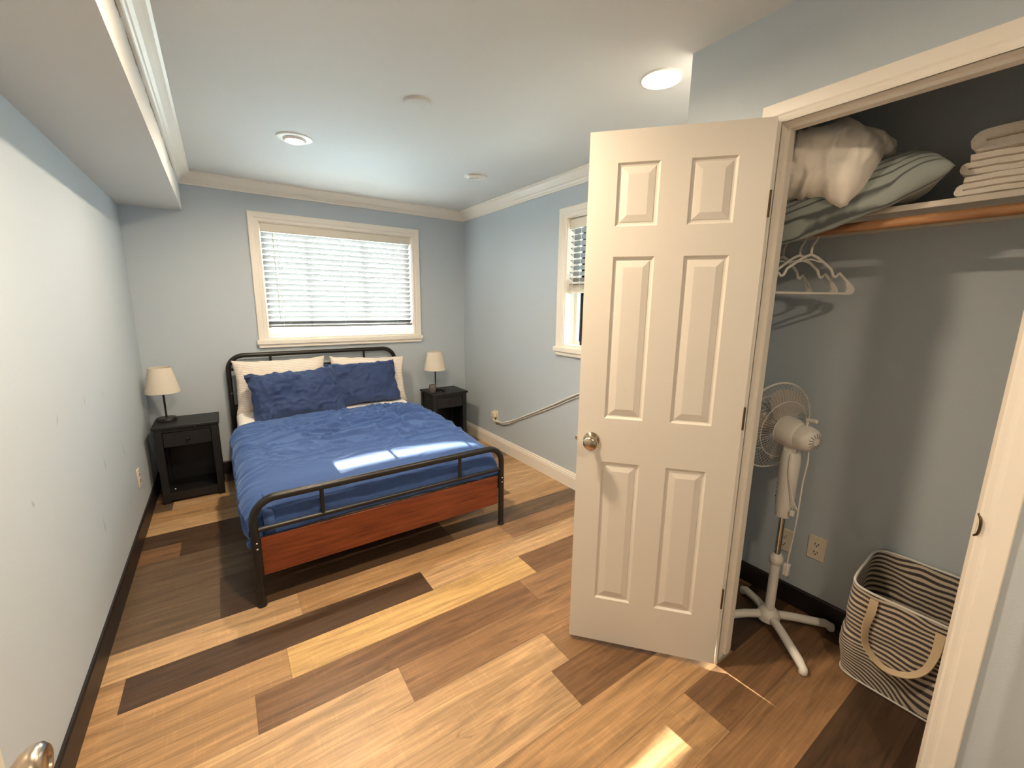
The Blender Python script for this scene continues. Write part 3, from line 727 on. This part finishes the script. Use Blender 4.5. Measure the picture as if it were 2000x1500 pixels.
pillow('pillow', 'navy_pillow', .68, .42, .21, (.975, -.420, .705), (RX(60), RX(-2), RX(2)), 2.9, .036, 'plump navy pillow on the left with a loose flapping case end', fold=.16)

# ------------------------------------------------------------------ nightstands and lamps
def nightstand(loc, rz, label):
    r = thing('nightstand', label, 'nightstand', loc, rz, group='black nightstands'); Wd, D, H = .366, .310, .572
    MB().box(-.012, Wd+.012, -D-.014, 0, H-.020, H).build('top', 'black_wood', r, bevel=.004)
    for x in (0, Wd-.042):
        for y in (-D, -.042): MB().box(x, x+.042, y, y+.042, 0, H-.020).build('leg', 'black_wood', r, bevel=.002)
    for x in (.010, Wd-.022): MB().box(x, x+.012, -D+.042, -.042, .05, H-.020).build('side_panel', 'black_wood', r)
    MB().box(.042, Wd-.042, -.020, -.010, .05, H-.020).build('back_panel', 'black_wood', r)
    MB().box(.022, Wd-.022, -D+.006, -.02, .062, .078).build('lower_shelf', 'black_wood', r)
    MB().box(.042, Wd-.042, -D+.006, -D+.022, .018, .062).build('bottom_rail', 'black_wood', r)
    MB().box(.042, Wd-.042, -D+.006, -D+.024, H-.046, H-.020).build('top_rail', 'black_wood', r)
    MB().box(.022, Wd-.022, -D+.03, -.02, .412, .420).build('drawer_floor', 'black_wood', r)
    d = MB().box(.045, Wd-.045, -D+.004, -D+.022, .418, H-.050).build('drawer', 'black_wood', r, bevel=.002)
    MB().lathe([(.006, 0), (.006, .010), (.011, .014), (.012, .020), (.008, .025), (0, .026)], n=20, M=Matrix.Translation((Wd/2, -D+.004, .470)) @ Matrix.Rotation(PI/2, 4, 'X')).build('knob', 'black_metal', d, smooth=True)
    return r
na = nightstand((.062, -.125, 0), 0, 'black nightstand in the left corner beside the scuffed wall')
nb = copy_tree(na); nb.location = (2.160, -.105, 0); nb['label'] = 'black nightstand to the right of the bed, holding lamp and candle jar'
for px_, pz_ in ((.232, .552), (.075, .105)):
    M = Matrix.Translation((px_, -.310-.001, pz_)) @ Matrix.Rotation(PI/2, 4, 'X')
    MB().lathe([(.005, 0), (.004, .003), (0, .0035)], n=12, M=M).build('screw_cap', 'white_plastic', na, smooth=True)['label'] = 'tiny white cap'

def table_lamp(loc, label, s, square):
    r = thing('table_lamp', label, 'lamp', loc, 0, group='bedside table lamps')
    if square: MB().box(-.048, .048, -.048, .048, 0, .018).build('base', 'black_metal', r, bevel=.004)
    else: MB().lathe([(.062, 0), (.062, .018), (.058, .023), (.0, .024)], n=40).build('base', 'black_metal', r, smooth=True, autosmooth=40)
    MB().tube([(0, 0, .018), (0, 0, .30)], .0065, 12).build('pole', 'black_metal', r, smooth=True, autosmooth=50)
    rb, rt, z0, z1 = .108*s, .070*s, .212, .392
    MB().lathe([(rb, z0), (rt, z1), (rt-.002, z1), (rb-.002, z0)], n=56, closed=True).build('lamp_shade', 'lamp_fabric', r, smooth=True, autosmooth=60)
    mb = MB()
    for rr, z in ((rb-.001, z0), (rt-.001, z1)): mb.tube([(rr*math.cos(a*PI/24), rr*math.sin(a*PI/24), z) for a in range(48)], .0016, 6, closed=True)
    for a in range(3):
        t = a*2*PI/3; mb.tube([(0, 0, .295), ((rt-.002)*math.cos(t), (rt-.002)*math.sin(t), z1-.006)], .0015, 6)
    mb.build('shade_frame', 'lamp_fabric', r)
    MB().lathe([(.012, .255), (.014, .285), (.022, .315), (.018, .340), (0, .350)], n=20).build('bulb', 'white_plastic', r, smooth=True)
    return r
table_lamp((.125, -.235, .572), 'cream shaded lamp on the left corner nightstand', .97, False)
table_lamp((2.270, -.228, .572), 'cream shaded lamp on the nightstand right of the bed', 1.04, True)
cj = thing('candle_jar', 'small dark grey glass jar beside the right lamp', 'jar', (2.196, -.322, .572))
MB().lathe([(.030, 0), (.033, .004), (.036, .04), (.034, .075), (.032, .078), (.031, .074), (.033, .04), (.030, .008), (0, .007)], n=36).build('jar_body', 'grey_glass', cj, smooth=True, autosmooth=50)
MB().lathe([(.029, .008), (.032, .03), (.031, .042), (0, .043)], n=30).build('candle', 'wax', cj, smooth=True)
cc = thing('charging_cable', 'small black charging cable and plug lying at the right lamp base', 'cable', (2.31, -.335, .572))
MB().box(-.018, .012, -.012, .014, 0, .024).build('charger', 'black_plastic', cc, bevel=.003)
MB().tube(catmull([(.012, 0, .012), (.035, .01, .03), (.045, .04, .035), (.025, .055, .02), (0, .05, .004), (-.02, .045, .004), (-.05, .035, .02), (-.055, .02, .040), (-.05, .012, .004)], 50), .0026, 8).build('cord', 'black_plastic', cc, smooth=True)

# ------------------------------------------------------------------ outlets and cords
def outlet(loc, rz, label, tiltx=0.0):
    """plate in local XZ facing -Y"""
    r = thing('wall_outlet', label, 'outlet', loc, rz, group='electrical outlets')
    MB().box(-.036, .036, -.006, 0, -.058, .058).build('cover_plate', 'ivory_plastic', r, bevel=.003)
    for z in (.020, -.020):
        f = MB().lathe([(.017, 0), (.017, .002), (.0, .0022)], n=24, M=Matrix.Translation((0, -.006, z)) @ Matrix.Rotation(PI/2, 4, 'X')).build('socket', 'ivory_plastic', r)
        mb = MB()
        mb.box(-.0085, -.0055, -.0094, -.0075, z-.002, z+.008).box(.0055, .0085, -.0094, -.0075, z-.001, z+.007)
        mb.lathe([(.003, 0), (.003, .0014), (0, .0015)], n=10, M=Matrix.Translation((0, -.008, z-.008)) @ Matrix.Rotation(PI/2, 4, 'X'))
        mb.build('slots', 'dark_slot', f)
    return r
RW = -PI/2                                                # faces -X (on the right wall)
outlet((W, -3.481, .340), RW, 'closet outlet beside the striped laundry bag')
outlet((W, -3.345, .318), RW, 'closet outlet partly behind the fan pole')
outlet((W, -.662, .334), RW, 'outlet low on the right wall with a cord plugged in')
outlet((0.0, -.770, .345), PI/2, 'outlet on the scuffed left wall by the nightstand')
# AC style cord on the right wall with its plug
pc = thing('power_cord', 'grey white cord running along the right wall from its outlet', 'cord', (2.7, -.68, .33))
inv = Vector((2.7, -.68, .33))
mb = MB(); mb.tube([Vector(q)-inv for q in catmull([(2.700, -.715, .305), (2.702, -.80, .300), (2.709, -.90, .330), (2.716, -1.06, .398), (2.718, -1.29, .506), (2.718, -1.45, .583), (2.718, -1.565, .640), (2.718, -1.86, .786), (2.718, -2.15, .90)], 70)], .0075, 10)
mb.build('cable', 'grey_cord', pc, smooth=True)
mb = MB(); mb.tube([Vector(q)-inv for q in catmull([(2.700, -.73, .292), (2.706, -.82, .288), (2.714, -.92, .318), (2.721, -1.06, .382), (2.721, -1.29, .488), (2.721, -1.565, .618), (2.721, -1.86, .762), (2.721, -2.15, .874)], 70)], .0045, 8); mb.build('thin_cable', 'grey_cord', pc, smooth=True)
mb = MB(); mb.box(2.684-inv.x, 2.7215-inv.x, -.690-inv.y, -.634-inv.y, .325-inv.z, .380-inv.z); mb.build('plug', 'ivory_plastic', pc, bevel=.006)
mb = MB(); mb.tube([Vector(q)-inv for q in catmull([(2.695, -.668, .328), (2.694, -.672, .300), (2.700, -.70, .290), (2.702, -.74, .296)], 16)], .009, 10); mb.build('strain_relief', 'ivory_plastic', pc, smooth=True)

# ------------------------------------------------------------------ closet: shelf, rod, cleats
shx = 2.432
o = MB().box(shx, W-.001, -4.28, YC-.09, 1.768, 1.788).build('closet_shelf', 'shelf_paint', bevel=.002); tag(o, 'white painted shelf high in the closet', 'shelf')
MB().box(W-.02, W-.001, -4.28, YC-.09, 1.745, 1.768).build('cleat', 'shelf_paint', o)
for ya, yb in ((-4.28, -4.262), (YC-.108, YC-.09)): MB().box(shx, W-.02, ya, yb, 1.67, 1.768).build('cleat', 'shelf_paint', o)
o = MB().tube([(2.425, YC-.109, 1.732), (2.425, -4.261, 1.732)], .0165, 20).build('closet_rod', 'rod_wood', smooth=True, autosmooth=60); tag(o, 'round wooden hanging rod under the closet shelf', 'rod')

# hangers
def hanger(loc, rz, label):
    r = thing('clothes_hanger', label, 'hanger', loc, rz, group='white plastic hangers'); t = .0055
    zj = -.085                                            # neck joint below the rod centre
    hook = arc((0, 0), .021, math.radians(-35), math.radians(190), 18, lambda a, b_: (a, 0, b_))
    MB().tube(catmull([(0, 0, zj), (.001, 0, -.055), (.016, 0, -.030), (.0195, 0, -.012)], 12)[:-1] + [Vector(q) for q in hook], .0045, 8).build('hook', 'white_plastic', r, smooth=True)
    mb = MB()
    for s in (1, -1):
        mb.tube([(s*x, 0, z) for x, z in [(0, zj), (.03, zj-.012), (.075, zj-.042), (.094, zj-.055), (.100, zj-.068), (.106, zj-.080), (.117, zj-.083), (.126, zj-.074), (.131, zj-.068), (.160, zj-.092), (.195, zj-.118), (.203, zj-.130), (.199, zj-.142), (.185, zj-.146)]], t, 8)
        # flat blade at the shoulder tip
        pts = [(.134, zj-.070), (.200, zj-.119), (.203, zj-.131), (.197, zj-.143), (.168, zj-.145), (.172, zj-.125), (.160, zj-.100)]
        if s < 0: pts = pts[::-1]
        mb.extrude([(s*a, c) for a, c in pts], 1, -.0035, .0035, lambda p, q: (p[0], q, p[1]))
    mb.tube([(-.19, 0, zj-.146), (.19, 0, zj-.146)], t, 8)
    mb.tube([(-.055, 0, zj-.030), (0, 0, zj-.018), (.055, 0, zj-.030)], .003, 8)
    mb.build('shoulders', 'white_plastic', r, smooth=True, autosmooth=60)
    return r
h1 = hanger((2.425, -3.405, 1.735), math.radians(-28), 'white plastic hanger nearest the middle of the rod')
h2 = copy_tree(h1); h2.location = (2.425, -3.366, 1.735); h2.rotation_euler = (0, 0, math.radians(-22)); h2['label'] = 'white plastic hanger between the other two on the rod'
h3 = copy_tree(h1); h3.location = (2.425, -3.305, 1.735); h3.rotation_euler = (0, 0, math.radians(-12)); h3['label'] = 'white plastic hanger closest to the door jamb, half hidden'

# things on the shelf
pw = pillow('pillow', 'ticking_grey', .60, .36, .20, (2.455, -3.432, 1.886), (0, 0, 0), 5.5, .007, 'grey striped pillow sagging over the front of the closet shelf', group=None)
pr = Matrix.Rotation(RX(-71), 3, 'Z') @ Matrix.Rotation(RX(4), 3, 'X')
for v_ in pw.data.vertices:
    c_ = pr @ v_.co; xw = c_.x+2.455
    c_.z = max(c_.z, -.096); c_.z -= .05*max(0, c_.z)/.1*math.exp(-((xw-2.44)/.2)**2-((c_.y-.05)/.2)**2); c_.z -= 1.25*max(0.0, 2.425-xw)**1.15*(1 if c_.y > -.2 else max(0, 1-(-.2-c_.y)/.12)); c_.x = min(c_.x, .270)
    v_.co = c_
def blob(name, m, centre, balls, label, cat, wr, seed):
    bm = bmesh.new(); bmesh.ops.create_icosphere(bm, subdivisions=6, radius=1)
    c0 = Vector(centre)
    for v in bm.verts:
        d = v.co.normalized(); best = 0; acc = 0
        for (c, rr, q) in balls:
            p = Vector(c)-c0; D = Vector((d.x/rr[0], d.y/rr[1], d.z/rr[2])); Pp = Vector((p.x/rr[0], p.y/rr[1], p.z/rr[2]))
            a = D.dot(D); b_ = D.dot(Pp); cc_ = Pp.dot(Pp)-1; disc = b_*b_-a*cc_
            if disc > 0:
                t = (b_+math.sqrt(disc))/a
                if t > 0: acc += t**14
        t = acc**(1/14)
        w_ = d*t
        fo = max(0, ridged((w_.y-w_.x*.6)*11+seed+.7*fbm(w_.x*5, w_.y*5, w_.z*4, 2), w_.z*3.2, 2.0)-.58)
        t += wr*(.9*fbm(w_.x*6, w_.y*6, w_.z*5+seed)+3.4*fo)
        v.co = d*t
    me = bpy.data.meshes.new(name); bm.to_mesh(me); bm.free()
    for p_ in me.polygons: p_.use_smooth = True
    o = bpy.data.objects.new(name, me); COL.objects.link(o); me.materials.append(MATS[m]); o.location = centre
    return tag(o, label, cat)
blob('comforter', 'comforter_white', (2.44, -3.37, 1.985), [((2.45, -3.36, 1.99), (.22, .215, .105), 0), ((2.38, -3.48, 1.93), (.12, .10, .10), 0), ((2.34, -3.505, 1.885), (.075, .055, .085), 0), ((2.36, -3.34, 1.93), (.14, .13, .09), 0), ((2.35, -3.43, 1.90), (.09, .06, .055), 0)],
     'bundled white comforter heaped on the striped closet pillow', 'comforter', .017, 3.3)
def towel(loc, w_, d_, layers, th, seed, label):
    """folded stack: a strip folded back and forth, fold towards -x and +y"""
    mb = MB(); n = 26
    path = []
    for k in range(layers):
        z = th*(k+.5); x0, x1 = (-d_/2, d_/2) if k % 2 == 0 else (d_/2, -d_/2)
        xs = [x0+(x1-x0)*i/12 for i in range(13)]
        path += [(x, z) for x in xs]
        if k < layers-1:
            s = 1 if k % 2 == 0 else -1; cx, cz = x1, z+th/2
            path += [(cx+s*th*.5*math.sin(PI*a/6), cz-th/2*math.cos(PI*a/6)) for a in range(1, 6)]
    P2 = [Vector((a, 0, c)) for a, c in path]; nn = []
    for i in range(len(P2)):
        t = P2[min(i+1, len(P2)-1)]-P2[max(i-1, 0)]; nn.append(Vector((-t.z, 0, t.x)).normalized())
    half = th*.495
    top = [p+q*half for p, q in zip(P2, nn)]; bot = [p-q*half for p, q in zip(P2, nn)]
    loop = top+bot[::-1]; m_ = len(loop)
    ys = [-w_/2+w_*i/(n-1) for i in range(n)]
    vs = []
    for i, y in enumerate(ys):
        e = abs(y)/(w_/2); rnd_ = 1-.25*max(0, (e-.86)/.14)**2
        for q in loop:
            c = Vector((0, 0, q.z)); zc = (math.floor(min(q.z, th*layers-1e-6)/th)+.5)*th
            z = zc+(q.z-zc)*rnd_
            vs.append((q.x+.006*fbm(q.x*9, y*9, seed+q.z*20), y+.004*fbm(q.x*12, seed, q.z*60), z+.0035*fbm(q.x*8, y*8, seed+5)))
    fs = [(i*m_+k, i*m_+(k+1) % m_, (i+1)*m_+(k+1) % m_, (i+1)*m_+k) for i in range(n-1) for k in range(m_)]
    fs += [tuple(range(m_))[::-1], tuple(range((n-1)*m_, n*m_))]
    mb.add(vs, fs)
    o = mb.build('folded_towel', 'terry', smooth=True, autosmooth=60, loc=loc, rot=(0, 0, math.radians(90)))
    return tag(o, label, 'towel', 'towels on the closet shelf')
towel((2.575, -3.965, 1.790), .27, .36, 3, .019, 1.0, 'white folded towel at the bottom of the shelf stack')
towel((2.58, -3.965, 1.848), .27, .35, 3, .021, 6.0, 'white folded towel in the middle of the shelf stack')
towel((2.58, -3.985, 1.912), .26, .34, 2, .034, 9.0, 'thick white folded towel on top of the shelf stack')

# ------------------------------------------------------------------ standing fan
FX, FY = 2.475, -3.416
fan = thing('standing_fan', 'white pedestal fan standing in the closet', 'fan', (FX, FY, 0))
for a in (math.radians(x) for x in (-127, -40, 53, 140)):
    c, s = math.cos(a), math.sin(a); Lg = .262 if abs(a-math.radians(-127)) < .1 else .245
    pts = [(c*.02, s*.02, .062), (c*.10, s*.10, .056), (c*(Lg-.03), s*(Lg-.03), .034), (c*Lg, s*Lg, .022)]
    if Lg == .245 and abs(a-math.radians(53)) < .1: pts = [(c*.02, s*.02, .062), (c*.10, s*.10, .056), (c*.20, s*.20, .034), (c*.222, s*.222, .022)]
    if abs(a-math.radians(-40)) < .1: pts = [(c*.02, s*.02, .062), (c*.10, s*.10, .056), (c*.25, s*.25, .034), (c*.275, s*.275, .022)]
    MB().tube(pts, [.018, .018, .018, .015], 14).build('leg', 'white_plastic', fan, smooth=True, autosmooth=60)
    e = pts[-1]; MB().lathe([(.011, .0), (.016, .006), (.016, .022), (.012, .034), (0, .038)], c=(e[0], e[1], 0), n=16).build('foot', 'white_plastic', fan, smooth=True)
MB().lathe([(.046, .040), (.048, .060), (.042, .078), (.030, .088), (.026, .094)], n=28).build('base_hub', 'white_plastic', fan, smooth=True, autosmooth=50)
MB().tube([(0, 0, .09), (0, 0, .345)], .0195, 20).build('lower_pole', 'white_plastic', fan, smooth=True, autosmooth=60)
MB().lathe([(.022, .320), (.027, .326), (.027, .352), (.022, .360), (.018, .368)], n=24).build('collar', 'white_plastic', fan, smooth=True, autosmooth=50)
MB().tube([(0, 0, .36), (0, 0, .57)], .0125, 20).build('inner_pole', 'chrome', fan, smooth=True, autosmooth=60)['label'] = 'shiny chrome pole'
FA = math.radians(72); fw = Vector((math.cos(FA), math.sin(FA), 0)); sd = Vector((-fw.y, fw.x, 0))
mb = MB(); prof = [(.020, .545), (.030, .552), (.034, .60), (.036, .72), (.038, .80), (.034, .845), (.022, .858)]
mb.lathe(prof, n=28); mb.v = [(x*1.0, y*1.0, z) for x, y, z in mb.v]
mb.build('control_housing', 'white_plastic', fan, smooth=True, autosmooth=50)
mb = MB()
for z in (.625, .645, .665, .685): mb.lathe([(.005, 0), (.005, .012), (0, .013)], n=10, M=Matrix.Translation(fw*.032+Vector((0, 0, z))) @ Matrix.Rotation(FA, 4, 'Z') @ Matrix.Rotation(PI/2, 4, 'Y'))
mb.build('buttons', 'dark_slot', fan)
HZ = .925
HM = Matrix.Translation((0, 0, HZ)) @ Matrix.Rotation(FA, 4, 'Z') @ Matrix.Rotation(PI/2-math.radians(4), 4, 'Y')       # local z = blowing direction
MB().lathe([(0, -.100), (.018, -.099), (.036, -.092), (.048, -.078), (.053, -.055), (.054, -.030)], n=36, M=HM).build('motor_housing', 'white_plastic', fan, smooth=True, autosmooth=50)
MB().lathe([(.056, -.034), (.060, -.028), (.064, .020), (.062, .045), (.030, .052), (0, .052)], n=36, M=HM).build('motor_front', 'white_plastic', fan, smooth=True, autosmooth=50)
mb = MB()
for k in range(14):
    a = 2*PI*k/14; R_ = Matrix.Rotation(a, 4, 'Z')
    mb.tube([HM @ R_ @ Vector((.016, 0, -.0992)), HM @ R_ @ Vector((.034, 0, -.0925))], .0014, 6)
mb.build('vent_slots', 'dark_slot', fan)
MB().box(-.030, .030, -.026, .026, .845, .885).build('tilt_joint', 'white_plastic', fan, bevel=.006)
mb = MB(); mb.tube([HM @ Vector((-.048, .004, -.045)), HM @ Vector((-.078, .004, -.052))], .006, 10); mb.tube([HM @ Vector((-.077, .004, -.045)), HM @ Vector((-.083, .004, -.084))], .008, 10)
mb.build('oscillation_knob', 'white_plastic', fan, smooth=True, autosmooth=60)
# grille
GZ = .098; GR = .196; mb = MB()
def ringpts(r, z, n=64): return [HM @ Vector((r*math.cos(2*PI*k/n), r*math.sin(2*PI*k/n), z)) for k in range(n)]
mb.tube(ringpts(GR, GZ), .0042, 8, closed=True)
for r, z in ((.062, GZ-.052), (.125, GZ-.047), (.062, GZ+.050), (.125, GZ+.044)): mb.tube(ringpts(r, z, 48), .0018, 6, closed=True)
NW = 60
for k in range(NW):
    a = 2*PI*k/NW
    for sg in (-1, 1):
        mb.tube([HM @ Vector((r*math.cos(a+.10*sg*(1-r/GR)), r*math.sin(a+.10*sg*(1-r/GR)), GZ+sg*z)) for r, z in ((.045, .052), (.10, .050), (.155, .043), (.185, .026), (GR, .004))], .00075, 4, caps=False)
mb.build('grille', 'white_plastic', fan, smooth=True)
MB().lathe([(0, GZ+.050), (.044, GZ+.052), (.046, GZ+.058), (.03, GZ+.062), (0, GZ+.063)], n=30, M=HM).build('grille_badge', 'white_plastic', fan, smooth=True, autosmooth=50)
MB().lathe([(.026, GZ-.03), (.030, GZ-.01), (.028, GZ+.025), (.012, GZ+.034), (0, GZ+.034)], n=28, M=HM).build('blade_hub', 'fan_blade', fan, smooth=True)
for b0 in (math.radians(x) for x in (75, 195, 315)):
    n1, n2 = 10, 12; tp, bt = [], []
    for j in range(n2):
        rr = .024+(.172-.024)*j/(n2-1); wd = .30+.62*math.sin(min(1, (j/(n2-1))*1.02)**.8*PI*.62); wd *= math.sqrt(max(.05, 1-(max(0, j/(n2-1)-.70)/.31)**2))
        for i in range(n1):
            q = -1+2*i/(n1-1); a = b0+q*wd*.78+.25*(j/(n2-1)); z = GZ-.016*q+.004*(1-q*q)
            p = Vector((rr*math.cos(a), rr*math.sin(a), z)); tp.append(HM @ (p+Vector((0, 0, .0011)))); bt.append(HM @ (p-Vector((0, 0, .0011))))
    N_ = n1*n2; f1 = [(j*n1+i, j*n1+i+1, (j+1)*n1+i+1, (j+1)*n1+i) for j in range(n2-1) for i in range(n1-1)]
    rim = [i for i in range(n1)]+[j*n1+n1-1 for j in range(1, n2)]+[(n2-1)*n1+i for i in range(n1-2, -1, -1)]+[j*n1 for j in range(n2-2, 0, -1)]
    fs = f1+[tuple(x+N_ for x in f[::-1]) for f in f1]+[(rim[i], rim[(i+1) % len(rim)], rim[(i+1) % len(rim)]+N_, rim[i]+N_) for i in range(len(rim))]
    MB().add(tp+bt, fs).build('blade', 'fan_blade', fan, smooth=True, autosmooth=60)
# cord: from the motor down to the plug hanging beside the pole
p0 = HM @ Vector((.048, -.010, -.068))
mb = MB(); mb.tube(catmull([p0, p0+Vector((-.004, -.004, -.05)), (p0.x+.012, p0.y+.008, .72), (-.018, -.062, .60), (-.010, -.055, .48), (-.005, -.048, .40), (-.005, -.046, .345)], 50), .0032, 8)
mb.tube(catmull([(-.038, -.012, .845), (-.040, -.016, .76), (-.036, -.040, .66), (-.030, -.062, .61), (-.03, -.045, .625)], 30), .003, 8)
mb.build('cord', 'white_plastic', fan, smooth=True)
MB().box(-.018, .008, -.058, -.034, .290, .345).build('plug', 'white_plastic', fan, bevel=.005)
MB().tube([(-.005, -.054, .292), (-.005, -.054, .276)], .002, 6).tube([(-.005, -.040, .292), (-.005, -.040, .276)], .002, 6).build('prongs', 'chrome', fan)
MB().box(-.030, -.014, -.052, -.034, .575, .600).build('cord_clip', 'white_plastic', fan, bevel=.003)

# ------------------------------------------------------------------ laundry bag
def laundry():
    cx, cy = 2.582, -3.872; Lx, Ly = .245, .365
    r = thing('laundry_bag', 'open striped canvas laundry bag leaning in the closet corner', 'laundry bag', (cx, cy, 0))
    def shape(th, t):
        """th around, t up (0 floor, 1 rim)"""
        R = .055; hx, hy = Lx/2, Ly/2
        c, s = math.cos(th), math.sin(th); p = 6.0
        k_ = (abs(c/hx)**p+abs(s/hy)**p)**(-1/p); x, y = k_*c, k_*s
        bulge = 1+.05*math.sin(t*PI)+(.045*math.exp(-((t-.36)/.16)**2))-.02*math.exp(-((t-.52)/.06)**2)
        x *= bulge if x < 0 else 1.0; y *= bulge
        rimz = .432 + .065*(x/hx)*.5
        z = .006+t*(rimz-.006)
        x += -.028*t*(1 if x < 0 else 0)*1.0
        n = .007*fbm(th*2.2, t*5, 1.1)*math.sin(min(1, t*1.2)*PI)
        x += n*c; y += n*s
        x = min(x, W-.016-cx if z < .11 else W-.003-cx)
        return Vector((x, y, z))
    NT, NZ = 120, 50; out = [[shape(2*PI*i/NT, j/(NZ-1)) for i in range(NT)] for j in range(NZ)]
    vs, fs, uv = [], [], []
    for sgn, off in ((0, 0.0), (1, .006)):
        for j in range(NZ):
            for i in range(NT):
                p = out[j][i]; q = p.copy()
                if sgn: L_ = math.hypot(p.x, p.y); q.x -= p.x/L_*off; q.y -= p.y/L_*off; q.z = max(q.z, .012)
                vs.append(q)
                th = 2*PI*i/NT; t = j/(NZ-1)
                uv.append((th, t*.44 + (.10*math.sin(th*2+.5)*max(0, .42-t)*2.2)))
    for o_ in (0, NT*NZ):
        for j in range(NZ-1):
            for i in range(NT):
                f = (o_+j*NT+i, o_+j*NT+(i+1) % NT, o_+(j+1)*NT+(i+1) % NT, o_+(j+1)*NT+i); fs.append(f if o_ == 0 else f[::-1])
    for i in range(NT): a = (NZ-1)*NT+i; b_ = (NZ-1)*NT+(i+1) % NT; fs.append((a, b_, b_+NT*NZ, a+NT*NZ))
    fs.append(tuple(range(NT))[::-1]); fs.append(tuple(range(NT*NZ, NT*NZ+NT)))
    me = bpy.data.meshes.new('bag_body'); me.from_pydata([tuple(v) for v in vs], [], fs)
    for p in me.polygons: p.use_smooth = len(p.vertices) == 4
    ul = me.uv_layers.new(name='cloth')
    for lp in me.loops: ul.data[lp.index].uv = uv[lp.vertex_index]
    o = bpy.data.objects.new('bag_body', me); COL.objects.link(o); o.parent = r; me.materials.append(MATS['striped_canvas'])
    rim = [out[NZ-1][i] for i in range(NT)]
    rp = []
    for p in rim: L_ = math.hypot(p.x, p.y); rp.append(Vector((p.x-.003*p.x/L_, p.y-.003*p.y/L_, p.z+.001)))
    MB().tube(rp, .0048, 8, closed=True).build('rim_piping', 'grey_cord', r, smooth=True)
    MB().tube([Vector((p.x*1.005, p.y*1.005, .006)) for p in out[0]], .004, 6, closed=True).build('base_piping', 'grey_cord', r, smooth=True)
    # strap handle on the side facing the room (-x)
    def face_x(y, z):
        t = (z-.006)/(.41); best = min(range(NT), key=lambda i: abs(out[min(NZ-1, int(t*(NZ-1)))][i].y-y)+(10 if out[NZ//2][i].x > 0 else 0))
        return out[min(NZ-1, int(t*(NZ-1)))][best].x
    ctrl = [(.100, .385), (.102, .33), (.108, .26), (.095, .19), (.04, .148), (-.02, .165), (-.06, .21), (-.078, .29), (-.080, .372)]
    cl = catmull([(face_x(y, z)-.008-(.016*math.sin(PI*k/8)), y, z) for k, (y, z) in enumerate(ctrl)], 60)
    vs = []; mb = MB(); hw = .0125
    for k, p in enumerate(cl):
        t = (cl[min(k+1, 59)]-cl[max(k-1, 0)]).normalized(); sd_ = t.cross(Vector((-1, 0, .15))).normalized(); nn = sd_.cross(t).normalized()
        tw = 1.15*math.sin(PI*k/59)
        s2 = (sd_*math.cos(tw)+nn*math.sin(tw)); n2 = s2.cross(t).normalized()
        for a, b_ in ((-1, -1), (1, -1), (1, 1), (-1, 1)): vs.append(p+s2*hw*a+n2*.0018*b_)
    fs = [(k*4+c, k*4+(c+1) % 4, k*4+4+(c+1) % 4, k*4+4+c) for k in range(59) for c in range(4)]+[(3, 2, 1, 0), (236, 237, 238, 239)]
    mb.add(vs, fs); mb.build('strap_handle', 'strap_cotton', r, smooth=True, autosmooth=50)['label'] = 'cream cotton strap handle'
laundry()
